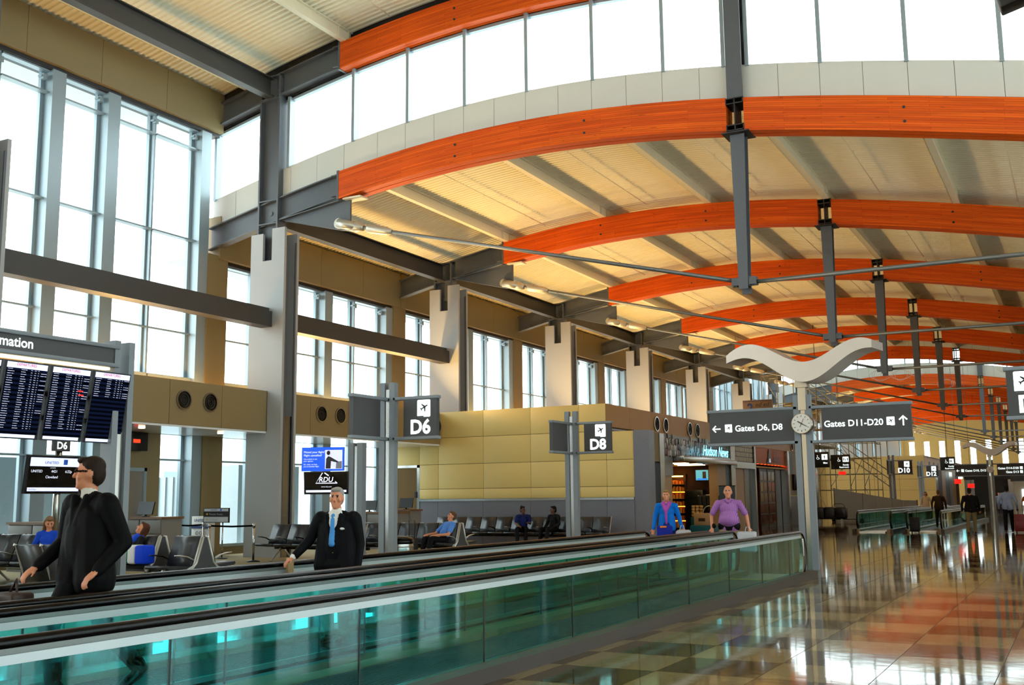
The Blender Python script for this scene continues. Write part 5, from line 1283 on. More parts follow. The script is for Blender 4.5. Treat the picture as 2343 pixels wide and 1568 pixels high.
for i in range(len(st)-1):
    z = 2.0
    while z < min(st[i][1], st[i+1][1]):
        for y in (73.6, 75.4): MB().tube([(st[i][0], y, z), (st[i+1][0], y, z)], 0.026, n=5).build('ledger', M_TUBE, t)
        z += 1.05 if i > 1 else 2.0
    zz = min(st[i][1], st[i+1][1])
    for k in range(int(zz//2)):
        a, b = (st[i], st[i+1]) if k % 2 else (st[i+1], st[i])
        MB().tube([(a[0], 73.6, 0.2+2*k), (b[0], 73.6, 2.2+2*k)], 0.022, n=5).build('brace', M_TUBE, t)
for i in range(0, len(st), 2):
    for k in range(1, int(st[i][1]//2)+1): MB().tube([(st[i][0], 73.6, 2.0*k), (st[i][0], 75.4, 2.0*k)], 0.026, n=5).build('transom', M_TUBE, t)
for (a, b) in (((-16.5, 9.2), (-11.8, 5.0)), ((-14.8, 5.0), (-11.2, 2.2))):
    for dz in (0, 0.5, 1.0): MB().tube([(a[0], 73.4, a[1]+dz), (b[0], 73.4, b[1]+dz)], 0.03, n=5).build('stair_rail', M_TUBE, t)
    for k in range(9):
        u = k/8; MB().box(a[0]+(b[0]-a[0])*u-0.12, a[0]+(b[0]-a[0])*u+0.12, 73.45, 74.3, a[1]+(b[1]-a[1])*u-0.02, a[1]+(b[1]-a[1])*u).build('stair_tread', M_TUBE, t)
for z in (4.0, 6.1): MB().box(-19.4, -13.7, 73.6, 75.4, z, z+0.05).build('platform', mat('scaffold_board', (150,120,76), 0.8), t)
t = thing('baggage_trolley', (-13.7, 69, 0), 'black tube baggage trolley by the hoarding', 'trolley')
q = MB(); q.tube([(-14.0,69,0.15),(-14.0,69,1.0),(-13.9,69,1.12),(-13.45,69,1.12),(-13.3,69,1.0),(-13.3,69,0.15)], 0.02, n=6); q.build('push_frame', M_BLACKM, t)
MB().bbox(-14.1, -12.2, 68.7, 69.3, 0.14, 0.19, 0.01).build('deck', M_BLACKM, t)
for x in (-14.0, -12.3):
    for y in (68.75, 69.25): MB().tube([(x, y-0.02, 0.07), (x, y+0.02, 0.07)], 0.07, n=10).build('wheel', M_BLACK, t)
# dark seats and luggage racks between the shops and the hoarding
t = thing('bench_row', (-13.4, 66.5, 0), 'dark empty seats beyond the clock post', 'bench seating')
for k in range(3): MB().bbox(-14.6+0.65*k, -14.0+0.65*k, 66.2, 66.8, 0.3, 0.95, 0.05).build('seat', M_LEATHER, t)
MB().box(-14.6, -12.7, 66.45, 66.55, 0.22, 0.32).build('beam', M_BLACKM, t)
for x in (-14.3, -13.0): MB().box(x-0.04, x+0.04, 66.3, 66.7, 0, 0.24).build('leg', M_ALU, t)
# dark shopfronts closing the far end of the view
w3 = struct('wall_shops_far')
for k, (a, b, m) in enumerate(((-11.6,-10.6,M_STAIN),(-10.6,-9.2,M_BLACKM),(-9.2,-8.4,M_BROWN),(-8.4,-7.2,M_BLACKM),(-7.2,-6.7,M_STAIN),(-6.7,-5.6,M_WHITEP),(-5.6,-4.4,M_BLACKM),(-4.4,-3.6,M_BROWN),(-3.6,-1.5,M_BLACKM),(-1.5,2.0,M_BROWN))): MB().box(a, b, 128, 128.4, 0, 3.2).build('shopfront', m, w3)
MB().box(-11.6, 2.0, 127.8, 128.4, 3.2, 3.6).build('fascia', M_BLACKM, w3)
for (x, z, w, h, m) in ((-5.9, 0.4, 0.8, 1.7, M_WHITE_E), (-4.6, 1.9, 1.2, 0.8, M_ADB), (-3.0, 1.8, 1.0, 0.9, M_ADB), (-3.1, 1.2, 0.9, 0.5, M_ADW)): MB().box(x, x+w, 127.9, 127.99, z, z+h).build('lit_panel', m, w3)
t = thing('hanging_artwork', (-9, 88, 9), 'pale wire loops hanging under the distant high roof', 'artwork')
r = random.Random(11); M_WIRE = mat('pale_wire', (190,160,140), 0.5)
for k in range(8):
    x, y, z, w = -13.5+1.5*k, 84+r.random()*8, 10.2+1.6*r.random(), 0.6+0.3*r.random()
    for j in range(3): MB().tube([(x+w*math.cos(a)*(1-0.2*j), y+0.2*j*math.sin(a), z+0.45*w*math.sin(a)*(1+0.2*j)) for a in [2*math.pi*i/18 for i in range(18)]], 0.012, n=4, closed=True).build('wire_loop', M_WIRE, t)
    MB().tube([(x, y, z+0.45*w), (x, y, top(x)+HI+0.38)], 0.006, n=4).build('wire', M_WIRE, t)
# ================================================================ OUTSIDE THE GLASS
gd = struct('ground'); MB().box(-160, -24.8, -60, 260, -4.6, -4.5).build('apron', mat('concrete_apron', (205,206,202), 0.9, var=0.08, scale=0.2), gd)
M_JB = mat('white_jet_bridge', (140,150,154), 0.5, var=0.05)
def jet_bridge(y, label, ang):
    t = thing('jet_bridge', (-27, y, -4.5), label, 'jet bridge', 'jet bridges outside')
    c, s = math.cos(ang), math.sin(ang)
    def rot(b): b.v = [(-25.6-(v[0])*c - v[1]*s*0, y+v[1]+v[0]*s, v[2]) for v in b.v]; return b
    b = MB(); b.box(0, 3, -1.6, 1.6, 0, 2.9); rot(b).build('rotunda', M_JB, t)
    b = MB(); b.box(3, 18, -1.35, 1.35, 0.1, 2.6); rot(b).build('tunnel', M_JB, t)
    for k in range(24):
        b = MB(); b.box(3.2+0.6*k, 3.35+0.6*k, -1.42, -1.35, 0.1, 2.6); rot(b).build('rib', M_JB, t)
    b = MB(); b.box(1.2, 1.9, -0.4, 0.4, -4.5, 0); rot(b).build('pier', M_JB, t)
    b = MB(); b.box(14, 15, -0.8, 0.8, -4.5, 0.1); rot(b).build('bogie', M_JB, t)
jet_bridge(20.2, 'pale jet bridge outside the tan door', 0.25)
jet_bridge(29.5, 'pale jet bridge outside beyond the first column', 0.3)
jet_bridge(11.0, 'pale jet bridge outside left of the departures board', 0.2)
cn = struct('canopy_outside'); MB().box(-27.0, XL-0.3, 3.5, 25.5, 13.9, 14.2).build('overhang', M_WHITEP, cn); MB().box(-27.0, XL-0.3, 25.5, 76.5, 9.75, 10.0).build('overhang', M_WHITEP, cn)
bo = thing('terminal_wing', (-95, 70, -4.5), 'pale terminal wing seen faintly through the lower windows', 'building')
MB().box(-100, -90, 50, 110, -4.5, 6.5).build('block', M_JB, bo)
wm = MB().box(-0.05, 0.05, -0.9, 0.9, -0.8, 0.8).mesh('window', mat('wing_window', (120,150,170), 0.2))
for k in range(18):
    for j in range(3): place('window', wm, (-90.0, 52+3.2*k, -1.8+3*j), bo)
# ================================================================ LAMPS
def uplight(x, y, z, label, power, aim=(0.95, 0, 1.0), sz=(0.5, 0.25), col=(1.0, 0.63, 0.22)):
    t = thing('uplight', (x, y, z), label, 'uplight', 'warm uplights on the window ledge')
    MB().box(x-0.16, x+0.16, y-0.30, y+0.30, z-0.14, z-0.03).build('housing', M_SOFF, t)
    L = bpy.data.lights.new('uplight_lamp', 'AREA'); L.shape = 'RECTANGLE'; L.size = sz[1]; L.size_y = sz[0]; L.energy = power; L.color = col; L.spread = math.radians(130)
    o = bpy.data.objects.new('uplight_lamp', L); COL.objects.link(o); o.parent = t
    o.rotation_euler = Vector(aim).to_track_quat('-Z', 'Y').to_euler()
UPW = 620
for k in range(5):
    for f in (0.25, 0.75):
        uplight(-22.32, FL1[k]+P*f, 5.02 if k == 0 else 5.1, 'uplight box on the ledge in the %s low bay, %s end' % (ORD[k], 'near' if f < 0.5 else 'far'), UPW*(0.7 if k == 0 else 0.5))
for k in range(5):
    uplight(-22.6, FL2[k]+P*0.5, 5.15, 'uplight box on the ledge, %s bay past the distant clerestory' % ORD[k], UPW)
uplight(-22.32, 19.5, 5.02, 'uplight box on the ledge above the nearest air vents', UPW*0.4)
# ================================================================ PEOPLE
# a figure = tapered capsules and ellipsoids fused into ONE continuous skin by a voxel remesh; every face takes the material of the nearest part
def V3(*a): return Vector(a)
class Fig:
    def __init__(s): s.pr = []          # (kind, data, tag)
    def cap(s, a, b, ra, rb, tg): s.pr.append(('c', (Vector(a), Vector(b), ra, rb), tg)); return s
    def ell(s, c, r, tg, rot=None): s.pr.append(('e', (Vector(c), Vector(r), rot or Matrix.Identity(3)), tg)); return s
    def mb(s):
        b = MB()
        for k, d, tg in s.pr:
            if k == 'c':
                a, c, ra, rb = d; L = (c-a).length; n = (c-a).normalized() if L > 1e-6 else Vector((0,0,1))
                pts = []; rs = []
                for t in (-1, -.8, -.45, 0): pts.append(a+n*(t*ra)); rs.append(max(1e-3, ra*math.sqrt(max(0, 1-t*t))))
                for t in (0, .45, .8, 1): pts.append(c+n*(t*rb)); rs.append(max(1e-3, rb*math.sqrt(max(0, 1-t*t))))
                b.tube(pts, rs, n=12)
            else:
                c, r, R = d; m = MB(); m.ell((0,0,0), r, 14, 10); b.add([c + R @ Vector(v) for v in m.v], m.f, True)
        return b
    def dist(s, P):
        D = []
        for k, d, tg in s.pr:
            if k == 'c':
                a, c, ra, rb = d; a = np.array(a); c = np.array(c); u = c-a; L2 = max(1e-9, u@u); t = np.clip((P-a)@u/L2, 0, 1)
                D.append(np.linalg.norm(P-(a+t[:,None]*u), axis=1)-(ra+(rb-ra)*t))
            else:
                c, r, R = d; q = (P-np.array(c)) @ np.array(R); r = np.array(r); k0 = np.linalg.norm(q/r, axis=1); k1 = np.linalg.norm(q/(r*r), axis=1)
                D.append(k0*(k0-1)/np.maximum(k1, 1e-9))
        return np.array(D)
    def build(s, name, mats, parent, loc, rz, sc, voxel):
        """remesh, colour by nearest part, place. mats: tag -> material"""
        me0 = s.mb().mesh('tmp', None); ob = bpy.data.objects.new('tmp', me0)
        r = ob.modifiers.new('r', 'REMESH'); r.mode = 'VOXEL'; r.voxel_size = voxel
        m = ob.modifiers.new('s', 'SMOOTH'); m.factor = 0.5; m.iterations = 5
        me = evaluate(ob); bpy.data.objects.remove(ob); bpy.data.meshes.remove(me0)
        n = len(me.polygons); C = np.empty(n*3); me.polygons.foreach_get('center', C); C = C.reshape(-1, 3)
        D = s.dist(C); tags = [p[2] for p in s.pr]; ut = sorted(set(tags), key=tags.index); me.materials.clear()
        for t_ in ut: me.materials.append(mats[t_])
        idx = np.array([ut.index(t_) for t_ in tags])[np.argmin(D, axis=0)]
        me.polygons.foreach_set('material_index', idx.astype(np.int32)); me.polygons.foreach_set('use_smooth', [True]*n); me.name = name
        M = Matrix.Translation(loc) @ Matrix.Rotation(rz, 4, 'Z') @ Matrix.Scale(sc, 4); me.transform(M)
        off = wloc(parent); me.transform(Matrix.Translation(-off)); me.update()
        o = bpy.data.objects.new(name, me); COL.objects.link(o); o.parent = parent; s.M = M; return o
def hand(f, w, d, side, tg='skin', curl=0.5, up=None):
    """palm + five bent fingers from wrist w pointing along d; side=+1/-1 puts the thumb"""
    d = Vector(d).normalized(); up = Vector(up) if up else Vector((0, -1, 0)); n = (up - d*up.dot(d)).normalized(); s_ = d.cross(n).normalized()*side
    w = Vector(w); pc = w + d*0.055
    R = Matrix((s_, d, n)).transposed(); f.ell(pc, (0.042, 0.058, 0.020), tg, R)
    for i, L in enumerate((0.072, 0.082, 0.076, 0.060)):
        b = w + d*0.098 + s_*(0.030-0.020*i); k = b + d*(L*0.5) + n*(curl*0.018); e = k + d*(L*0.42*(1-curl*0.7)) + n*(curl*0.035)
        f.cap(b, k, 0.0092, 0.0085, tg); f.cap(k, e, 0.0085, 0.007, tg)
    b = w + d*0.035 + s_*0.036; k = b + d*0.035 + s_*0.024 + n*0.006; e = k + d*0.032 + s_*0.004 + n*0.010
    f.cap(b, k, 0.013, 0.010, tg); f.cap(k, e, 0.010, 0.008, tg)
def head(f, c, yaw=0.0, pitch=0.0, hair='short', tg='skin', s=1.0, glasses=False):
    """c: centre of the head; faces -Y before yaw/pitch"""
    R = Matrix.Rotation(yaw, 3, 'Z') @ Matrix.Rotation(pitch, 3, 'X'); c = Vector(c)
    def L(x, y, z): return c + R @ (Vector((x, y, z))*s)
    f.ell(L(0, 0.01, 0.02), Vector((0.076, 0.095, 0.105))*s, tg, R); f.ell(L(0, -0.035, -0.055), Vector((0.056, 0.058, 0.070))*s, tg, R)
    f.cap(L(0, -0.092, 0.02), L(0, -0.108, -0.018), 0.010*s, 0.016*s, tg); f.ell(L(0, -0.080, -0.060), Vector((0.026, 0.012, 0.007))*s, 'lip', R)
    f.ell(L(0, -0.075, -0.095), Vector((0.024, 0.020, 0.020))*s, tg, R)
    for x in (-1, 1):
        f.ell(L(x*0.076, 0.015, 0.0), Vector((0.010, 0.022, 0.032))*s, tg, R); f.ell(L(x*0.033, -0.083, 0.022), Vector((0.011, 0.006, 0.006))*s, 'eye', R)
        f.cap(L(x*0.018, -0.090, 0.043), L(x*0.052, -0.080, 0.046), 0.005*s, 0.004*s, 'brow'); f.ell(L(x*0.045, -0.062, -0.02), Vector((0.026, 0.022, 0.026))*s, tg, R)
        if glasses: f.cap(L(x*0.012, -0.104, 0.022), L(x*0.060, -0.088, 0.024), 0.006*s, 0.006*s, 'brow'); f.cap(L(x*0.06, -0.085, 0.024), L(x*0.078, 0.0, 0.02), 0.005*s, 0.005*s, 'brow')
    if hair in ('short', 'long', 'bun', 'bob'):
        f.ell(L(0, 0.030, 0.058), Vector((0.083, 0.094, 0.084))*s, 'hair', R); f.ell(L(0, 0.062, 0.0), Vector((0.076, 0.062, 0.090))*s, 'hair', R); f.ell(L(0, -0.045, 0.105), Vector((0.060, 0.045, 0.028))*s, 'hair', R)
    if hair in ('long', 'bob'):
        e = -0.18 if hair == 'long' else -0.07
        for x in (-1, 1): f.cap(L(x*0.07, 0.03, 0.04), L(x*0.085, 0.045, e), 0.035*s, 0.032*s, 'hair')
        f.cap(L(0, 0.08, 0.02), L(0, 0.085, e), 0.06*s, 0.06*s, 'hair')
    if hair == 'bun': f.ell(L(0, 0.09, 0.11), Vector((0.05, 0.05, 0.05))*s, 'hair')
    if hair == 'bald': f.ell(L(0, 0.07, -0.005), Vector((0.074, 0.045, 0.060))*s, 'hair', R)
    return L
def limb_pts(f, pts, rad, tg):
    for i in range(len(pts)-1): f.cap(pts[i], pts[i+1], rad[i], rad[i+1], tg)
def torso(f, tg, belly=0.0, wide=1.0, zp=0.95, lean=0.0):
    """trunk for a 1.75 m standing figure: pelvis, waist, ribs, shoulders, neck base"""
    f.ell((0, 0.0, zp+0.00), (0.165*wide, 0.115, 0.115), tg+'_low'); f.ell((0, -0.01-belly*0.5, zp+0.17), (0.155*wide+belly*0.3, 0.112+belly, 0.15), tg)
    f.ell((0, 0.0, zp+0.33), (0.172*wide, 0.118+belly*0.5, 0.16), tg); f.cap((-0.135*wide, 0.005, zp+0.455), (0.135*wide, 0.005, zp+0.455), 0.075, 0.075, tg); f.cap((-0.08, 0.01, zp+0.485), (0.08, 0.01, zp+0.485), 0.065, 0.065, tg)
def pm(rgb, rough=0.7, var=0.08, scale=20): return mat('cloth_%d_%d_%d' % tuple(rgb), rgb, rough, var=var, scale=scale, spec=0.12)
SKIN = mat('skin_fair', (206,134,98), 0.55, var=0.05); SKIN2 = mat('skin_dark', (92,58,40), 0.55, var=0.05); LIP = mat('lip_tone', (160,80,66), 0.5); EYE = mat('eye_dark', (30,22,18), 0.3)
def base_mats(skin=None, hair=(60,44,32)):
    sk = skin or SKIN; h = pm(hair, 0.6, 0.15)
    return {'skin': sk, 'lip': LIP if sk is SKIN else SKIN2, 'eye': EYE, 'brow': h, 'hair': h}
def person(label, group=None, loc=(0,0,0)): return thing('person', loc, label, 'person', group or 'travellers')

# ---- businessman riding the walkway (faces the viewer, -Y)
def businessman():
    f = Fig(); torso(f, 'suit', wide=1.10, belly=0.02)
    f.cap((-0.09, 0, 1.30), (-0.13, 0.01, 0.86), 0.125, 0.145, 'suit'); f.cap((0.09, 0, 1.30), (0.13, 0.01, 0.86), 0.125, 0.145, 'suit'); f.ell((0, 0.0, 0.88), (0.225, 0.15, 0.10), 'suit')
    f.cap((-0.20, 0.01, 1.41), (-0.19, 0.01, 1.39), 0.085, 0.085, 'suit'); f.cap((0.20, 0.01, 1.41), (0.19, 0.01, 1.39), 0.085, 0.085, 'suit')
    limb_pts(f, [(-0.22,0.01,1.40), (-0.33,-0.02,1.15), (-0.44,-0.16,0.99)], [0.078,0.062,0.048], 'suit'); limb_pts(f, [(0.22,0.01,1.40), (0.27,0.04,1.12), (0.27,-0.03,0.86)], [0.078,0.062,0.048], 'suit')
    f.cap((-0.435,-0.155,0.995), (-0.455,-0.18,0.975), 0.040, 0.040, 'shirt'); f.cap((0.27,-0.03,0.87), (0.27,-0.035,0.84), 0.04, 0.04, 'shirt')
    hand(f, (-0.455,-0.18,0.97), (-0.5,-0.6,-0.5), 1, curl=0.7, up=(0,0,-1)); hand(f, (0.27,-0.035,0.83), (0,-0.1,-1), 1, curl=0.9, up=(-1,0,0))
    f.ell((0, -0.005, 1.10), (0.20, 0.148, 0.26), 'suit')
    # shirt V, tie, collar, buttons, pocket square
    f.ell((0, -0.098, 1.36), (0.050, 0.040, 0.11), 'shirt'); f.ell((0, -0.112, 1.25), (0.028, 0.034, 0.12), 'shirt')
    f.cap((0, -0.138, 1.40), (0, -0.160, 1.12), 0.020, 0.032, 'tie'); f.ell((0, -0.120, 1.44), (0.024, 0.020, 0.022), 'tie')
    for x in (-1, 1):
        f.cap((x*0.055, -0.055, 1.475), (x*0.03, -0.098, 1.42), 0.026, 0.016, 'shirt'); f.cap((x*0.09, -0.085, 1.44), (x*0.035, -0.135, 1.15), 0.028, 0.018, 'suit')
    f.ell((0.02, -0.172, 1.02), (0.010, 0.008, 0.010), 'gold'); f.ell((0.115, -0.125, 1.29), (0.026, 0.014, 0.010), 'shirt')
    f.cap((0, 0.005, 1.46), (0, -0.005, 1.53), 0.062, 0.056, 'skin'); f.cap((0, 0.0, 1.465), (0, -0.01, 1.485), 0.070, 0.066, 'shirt')
    head(f, (0, -0.015, 1.63), yaw=0.12, hair='short')
    for x, y in ((-0.09, 0.03), (0.10, -0.05)):
        limb_pts(f, [(x,0,0.92), (x*1.1,y*0.7-0.02,0.50), (x*1.1,y+0.02,0.10)], [0.095,0.075,0.062], 'trouser'); f.cap((x*1.1,y+0.05,0.05), (x*1.15,y-0.15,0.035), 0.048, 0.042, 'shoe')
    m = base_mats(hair=(150,146,140)); m.update(suit=pm((9,10,14)), suit_low=pm((9,10,14)), shirt=pm((224,222,218)), tie=pm((70,140,205), 0.4), gold=mat('gold_button', (200,160,50), 0.3, metal=1), trouser=pm((120,112,90)), shoe=mat('shoe_black', (16,14,14), 0.3))
    m['brow'] = pm((90,80,72))
    t = person('grey haired businessman in a dark blazer and blue tie on the walkway', loc=(-7.62, 9.95, 0.05))
    f.build('body', m, t, Vector((-7.62, 9.95, 0.055)), 0.28, 0.99, 0.009); return f
businessman()
bc = thing('briefcase', (-7.25, 9.85, 0.3), 'dark brown bag hanging at the businessman left hand', 'bag')
q = MB(); q.bbox(-7.52, -7.02, 9.78, 9.92, 0.42, 0.74, 0.03); q.build('body', mat('bag_brown', (58,40,32), 0.5), bc); q = MB(); q.tube([(-7.40,9.85,0.74),(-7.38,9.85,0.82),(-7.30,9.85,0.83),(-7.28,9.85,0.74)], 0.012, n=6); q.build('handle', mat('bag_brown', (58,40,32), 0.5), bc)
en = MB(); en.box(-8.16, -8.13, 9.72, 9.82, 0.80, 1.0); tag(en.build('tan_envelope', mat('manila_card', (190,160,110), 0.7)), 'tan card held in the businessman right hand', 'envelope')

# ---- man in black walking past at left (profile to the left)
def dark_man():
    f = Fig(); torso(f, 'coat', wide=1.12, belly=0.02)
    f.cap((-0.07, 0, 1.30), (-0.11, 0.0, 0.84), 0.13, 0.155, 'coat'); f.cap((0.07, 0, 1.30), (0.11, 0.0, 0.84), 0.13, 0.155, 'coat')
    for x in (-1, 1): f.cap((x*0.20, 0.01, 1.41), (x*0.19, 0.01, 1.38), 0.085, 0.085, 'coat')
    limb_pts(f, [(-0.22,0.01,1.40), (-0.31,0.02,1.12), (-0.30,-0.20,0.95)], [0.082,0.066,0.05], 'coat'); limb_pts(f, [(0.22,0.01,1.40), (0.30,0.10,1.12), (0.27,-0.08,0.93)], [0.082,0.066,0.05], 'coat')
    hand(f, (-0.30,-0.22,0.94), (0,-0.8,-0.5), 1, curl=0.8, up=(0,0,-1)); hand(f, (0.27,-0.10,0.92), (-0.1,-0.7,-0.6), -1, curl=0.8, up=(0,0,-1))
    f.ell((0, -0.01, 1.12), (0.20, 0.150, 0.30), 'coat'); f.cap((0, 0.0, 1.475), (0, -0.005, 1.50), 0.064, 0.061, 'shirt')
    for x in (-1, 1): f.cap((x*0.075, -0.075, 1.455), (x*0.02, -0.125, 1.25), 0.030, 0.022, 'coat'); f.cap((0, 0.005, 1.46), (0, -0.005, 1.54), 0.062, 0.056, 'skin')
    head(f, (0, -0.015, 1.63), yaw=-0.75, hair='short', glasses=True)
    limb_pts(f, [(-0.09,0,0.92), (-0.10,-0.22,0.52), (-0.10,-0.16,0.10)], [0.10,0.078,0.062], 'trouser'); limb_pts(f, [(0.09,0,0.92), (0.10,0.10,0.50), (0.10,0.42,0.17)], [0.10,0.078,0.062], 'trouser')
    f.cap((-0.10,-0.12,0.055), (-0.11,-0.34,0.045), 0.048, 0.042, 'shoe'); f.cap((0.10,0.46,0.14), (0.11,0.30,0.045), 0.048, 0.042, 'shoe')
    m = base_mats(hair=(44,32,26)); k = pm((7,7,9)); m.update(coat=k, coat_low=k, shirt=pm((214,210,200)), trouser=pm((14,16,20)), shoe=mat('shoe_black', (16,14,14), 0.3)); m['brow'] = pm((30,22,18))
    t = person('tall man in black wearing glasses, striding along the walkway at left', loc=(-7.55, 6.4, 0.05))
    f.build('body', m, t, Vector((-7.55, 6.4, 0.055)), -0.1, 1.13, 0.009)
dark_man()
bg2 = thing('shoulder_bag', (-7.95, 6.0, 0.8), 'brown leather bag carried low by the tall man in black', 'bag')
q = MB(); q.bbox(-8.10, -7.84, 5.92, 6.14, 0.62, 0.92, 0.03); q.build('body', mat('bag_brown', (58,40,32), 0.5), bg2); q = MB(); q.tube([(-8.02,6.02,0.90),(-7.97,6.05,1.02),(-7.92,6.02,0.90)], 0.012, n=6); q.build('handle', mat('bag_brown', (58,40,32), 0.5), bg2)

# ---- walkers near the shop
def walker(label, loc, rz, sc, top_rgb, low_rgb, hair='short', hair_rgb=(60,44,32), belly=0.0, wide=1.0, sleeves='short', skin=None, skirt=False, extra=None, vox=0.012, arms=None, stride=0.14, shoe=(40,32,28), yaw=0.0, topm=None, hs=1.0):
    f = Fig(); torso(f, 'top', belly=belly, wide=wide)
    if belly: f.ell((0, -0.05, 1.06), (0.19*wide, 0.14+belly, 0.15), 'top')
    f.cap((-0.06, 0, 1.15), (-0.08*wide, 0, 0.93), 0.12*wide, 0.125*wide, 'top'); f.cap((0.06, 0, 1.15), (0.08*wide, 0, 0.93), 0.12*wide, 0.125*wide, 'top')
    sh = 0.19*wide
    A = arms or [((-0.30,0.02,1.14), (-0.30,-0.12,0.90)), ((0.30,0.06,1.14), (0.31,-0.04,0.90))]
    for s_, (e, w) in zip((-1, 1), A):
        S = Vector((s_*sh, 0.0, 1.405)); e = Vector(e); w = Vector(w); f.cap(S, S+Vector((0,0,-0.01)), 0.070, 0.070, 'top')
        if sleeves == 'short': mid = S.lerp(e, 0.75); f.cap(S, mid, 0.068, 0.068, 'top'); f.cap(mid, e, 0.048, 0.044, 'skin'); f.cap(e, w, 0.044, 0.032, 'skin')
        else: f.cap(S, e, 0.068, 0.055, 'top'); f.cap(e, w, 0.055, 0.042, 'top')
        hand(f, w, (w-e).normalized(), -s_, curl=0.6, up=(0,-1,0))
    f.cap((0, 0.005, 1.46), (0, -0.005, 1.54), 0.058, 0.053, 'skin'); head(f, (0, -0.012, 1.63), hair=hair, yaw=yaw, s=hs)
    if skirt: f.cap((0, 0, 0.95), (0, 0, 0.62), 0.15, 0.19, 'low')
    limb_pts(f, [(-0.09*wide,0,0.92), (-0.10*wide,-stride*0.7,0.50), (-0.10*wide,-stride,0.10)], [0.10*wide,0.072,0.058], 'low'); limb_pts(f, [(0.09*wide,0,0.92), (0.10*wide,stride*0.3,0.50), (0.10*wide,stride,0.11)], [0.10*wide,0.072,0.058], 'low')
    for x, y in ((-0.10*wide, -stride), (0.10*wide, stride)): f.cap((x,y+0.04,0.05), (x*1.1,y-0.15,0.04), 0.045, 0.040, 'shoe')
    m = base_mats(skin, hair_rgb); tm_ = topm or pm(top_rgb); m.update(top=tm_, top_low=pm(low_rgb), low=pm(low_rgb), shoe=mat('shoe_%d_%d_%d' % shoe, shoe, 0.4))
    if extra: extra(f, m)
    t = person(label, loc=loc); f.build('body', m, t, Vector(loc), rz, sc, vox); return t
def check_mat(name, a, b):
    m = mat(name, a, 0.7, var=0.02); nt = m.node_tree; bs = nt.nodes['Principled BSDF']; tc = nt.nodes.new('ShaderNodeTexCoord')
    mp = nt.nodes.new('ShaderNodeMapping'); mp.inputs['Scale'].default_value = (36, 36, 36); nt.links.new(tc.outputs['Object'], mp.inputs[0])
    br = nt.nodes.new('ShaderNodeTexBrick'); br.offset = 0; br.inputs['Scale'].default_value = 1; br.inputs['Mortar Size'].default_value = 0.16; br.inputs['Brick Width'].default_value = 1; br.inputs['Row Height'].default_value = 1
    sp = nt.nodes.new('ShaderNodeSeparateXYZ'); cb = nt.nodes.new('ShaderNodeCombineXYZ'); nt.links.new(mp.outputs[0], sp.inputs[0]); nt.links.new(sp.outputs[0], cb.inputs[0]); nt.links.new(sp.outputs[2], cb.inputs[1]); nt.links.new(cb.outputs[0], br.inputs['Vector'])
    for k, c in (('Color1', a), ('Color2', a), ('Mortar', b)): br.inputs[k].default_value = lin(c)
    nt.links.new(br.outputs['Color'], bs.inputs['Base Color']); return m
def scarf(f, m):
    m['scarf'] = pm((170,80,170)); m['bluebag'] = pm((28,40,130))
    f.cap((-0.07,-0.06,1.47), (-0.02,-0.14,1.30), 0.045, 0.035, 'scarf'); f.cap((0.07,-0.06,1.47), (0.0,-0.14,1.30), 0.045, 0.035, 'scarf'); f.cap((-0.01,-0.14,1.32), (0.0,-0.15,1.02), 0.035, 0.020, 'scarf'); f.ell((0,0.03,1.48), (0.085,0.075,0.045), 'scarf')
walker('woman in a bright blue jacket and violet scarf walking by the shop', (-8.62, 23.75, 0), 0.25, 1.03, (10,110,205), (26,36,110), hair='bob', hair_rgb=(150,116,70), sleeves='long', skirt=True, extra=scarf, stride=0.10, arms=[((-0.27,0.03,1.15), (-0.30,-0.08,0.90)), ((0.27,0.04,1.15), (0.33,-0.04,0.92))])
def belt(f, m):
    m['belt'] = pm((20,16,16)); m['watch'] = pm((14,14,16)); f.cap((-0.10, -0.005, 0.935), (0.10, -0.005, 0.935), 0.138, 0.138, 'belt')
    f.cap((-0.305,-0.085,0.945), (-0.303,-0.10,0.93), 0.042, 0.042, 'watch'); f.cap((-0.05,-0.08,1.47), (0.0,-0.12,1.42), 0.03, 0.02, 'top'); f.cap((0.05,-0.08,1.47), (0.0,-0.12,1.42), 0.03, 0.02, 'top')
PUR = check_mat('purple_check_shirt', (128,66,142), (176,120,186))
walker('heavy man in a purple checked shirt and khaki trousers outside the shop', (-7.05, 23.45, 0), 0.25, 1.07, (128,66,142), (150,132,96), hair='bald', hair_rgb=(140,116,96), belly=0.06, wide=1.14, extra=belt, hs=1.10, topm=PUR, arms=[((-0.36,0.02,1.14), (-0.35,-0.08,0.90)), ((0.36,0.05,1.14), (0.40,-0.04,0.90))])
# carrier bags
def carrier(x, y, z, label, m, w=0.34, h=0.40):
    t = thing('carrier_bag', (x, y, z), label, 'carrier bag'); b = MB(); b.bbox(x-w/2, x+w/2, y-0.09, y+0.09, z, z+h, 0.05)
    r = random.Random(int(x*100)); b.v = [(v[0]+0.03*math.sin(v[2]*17+v[1]*9), v[1]+0.02*math.sin(v[0]*23), v[2]) for v in b.v]; b.build('body', m, t)
    q = MB(); q.tube([(x-0.07,y,z+h-0.03),(x-0.03,y,z+h+0.10),(x+0.03,y,z+h+0.10),(x+0.07,y,z+h-0.03)], 0.010, n=6); q.build('handle', m, t)
    MB().box(x-0.05, x+0.05, y-0.115, y-0.10, z+h*0.5, z+h*0.62).build('print', M_PICT, t)
carrier(-8.22, 23.65, 0.50, 'white carrier bag held by the woman in blue', mat('white_plastic', (190,190,196), 0.45))
carrier(-6.62, 23.40, 0.42, 'pale carrier bag hanging from the purple shirted man hand', mat('white_plastic', (190,190,196), 0.45), 0.42, 0.46)
t = thing('waist_bag', (-8.62, 23.58, 0.8), 'dark blue waist bag with an orange fold on the woman in blue', 'bag')
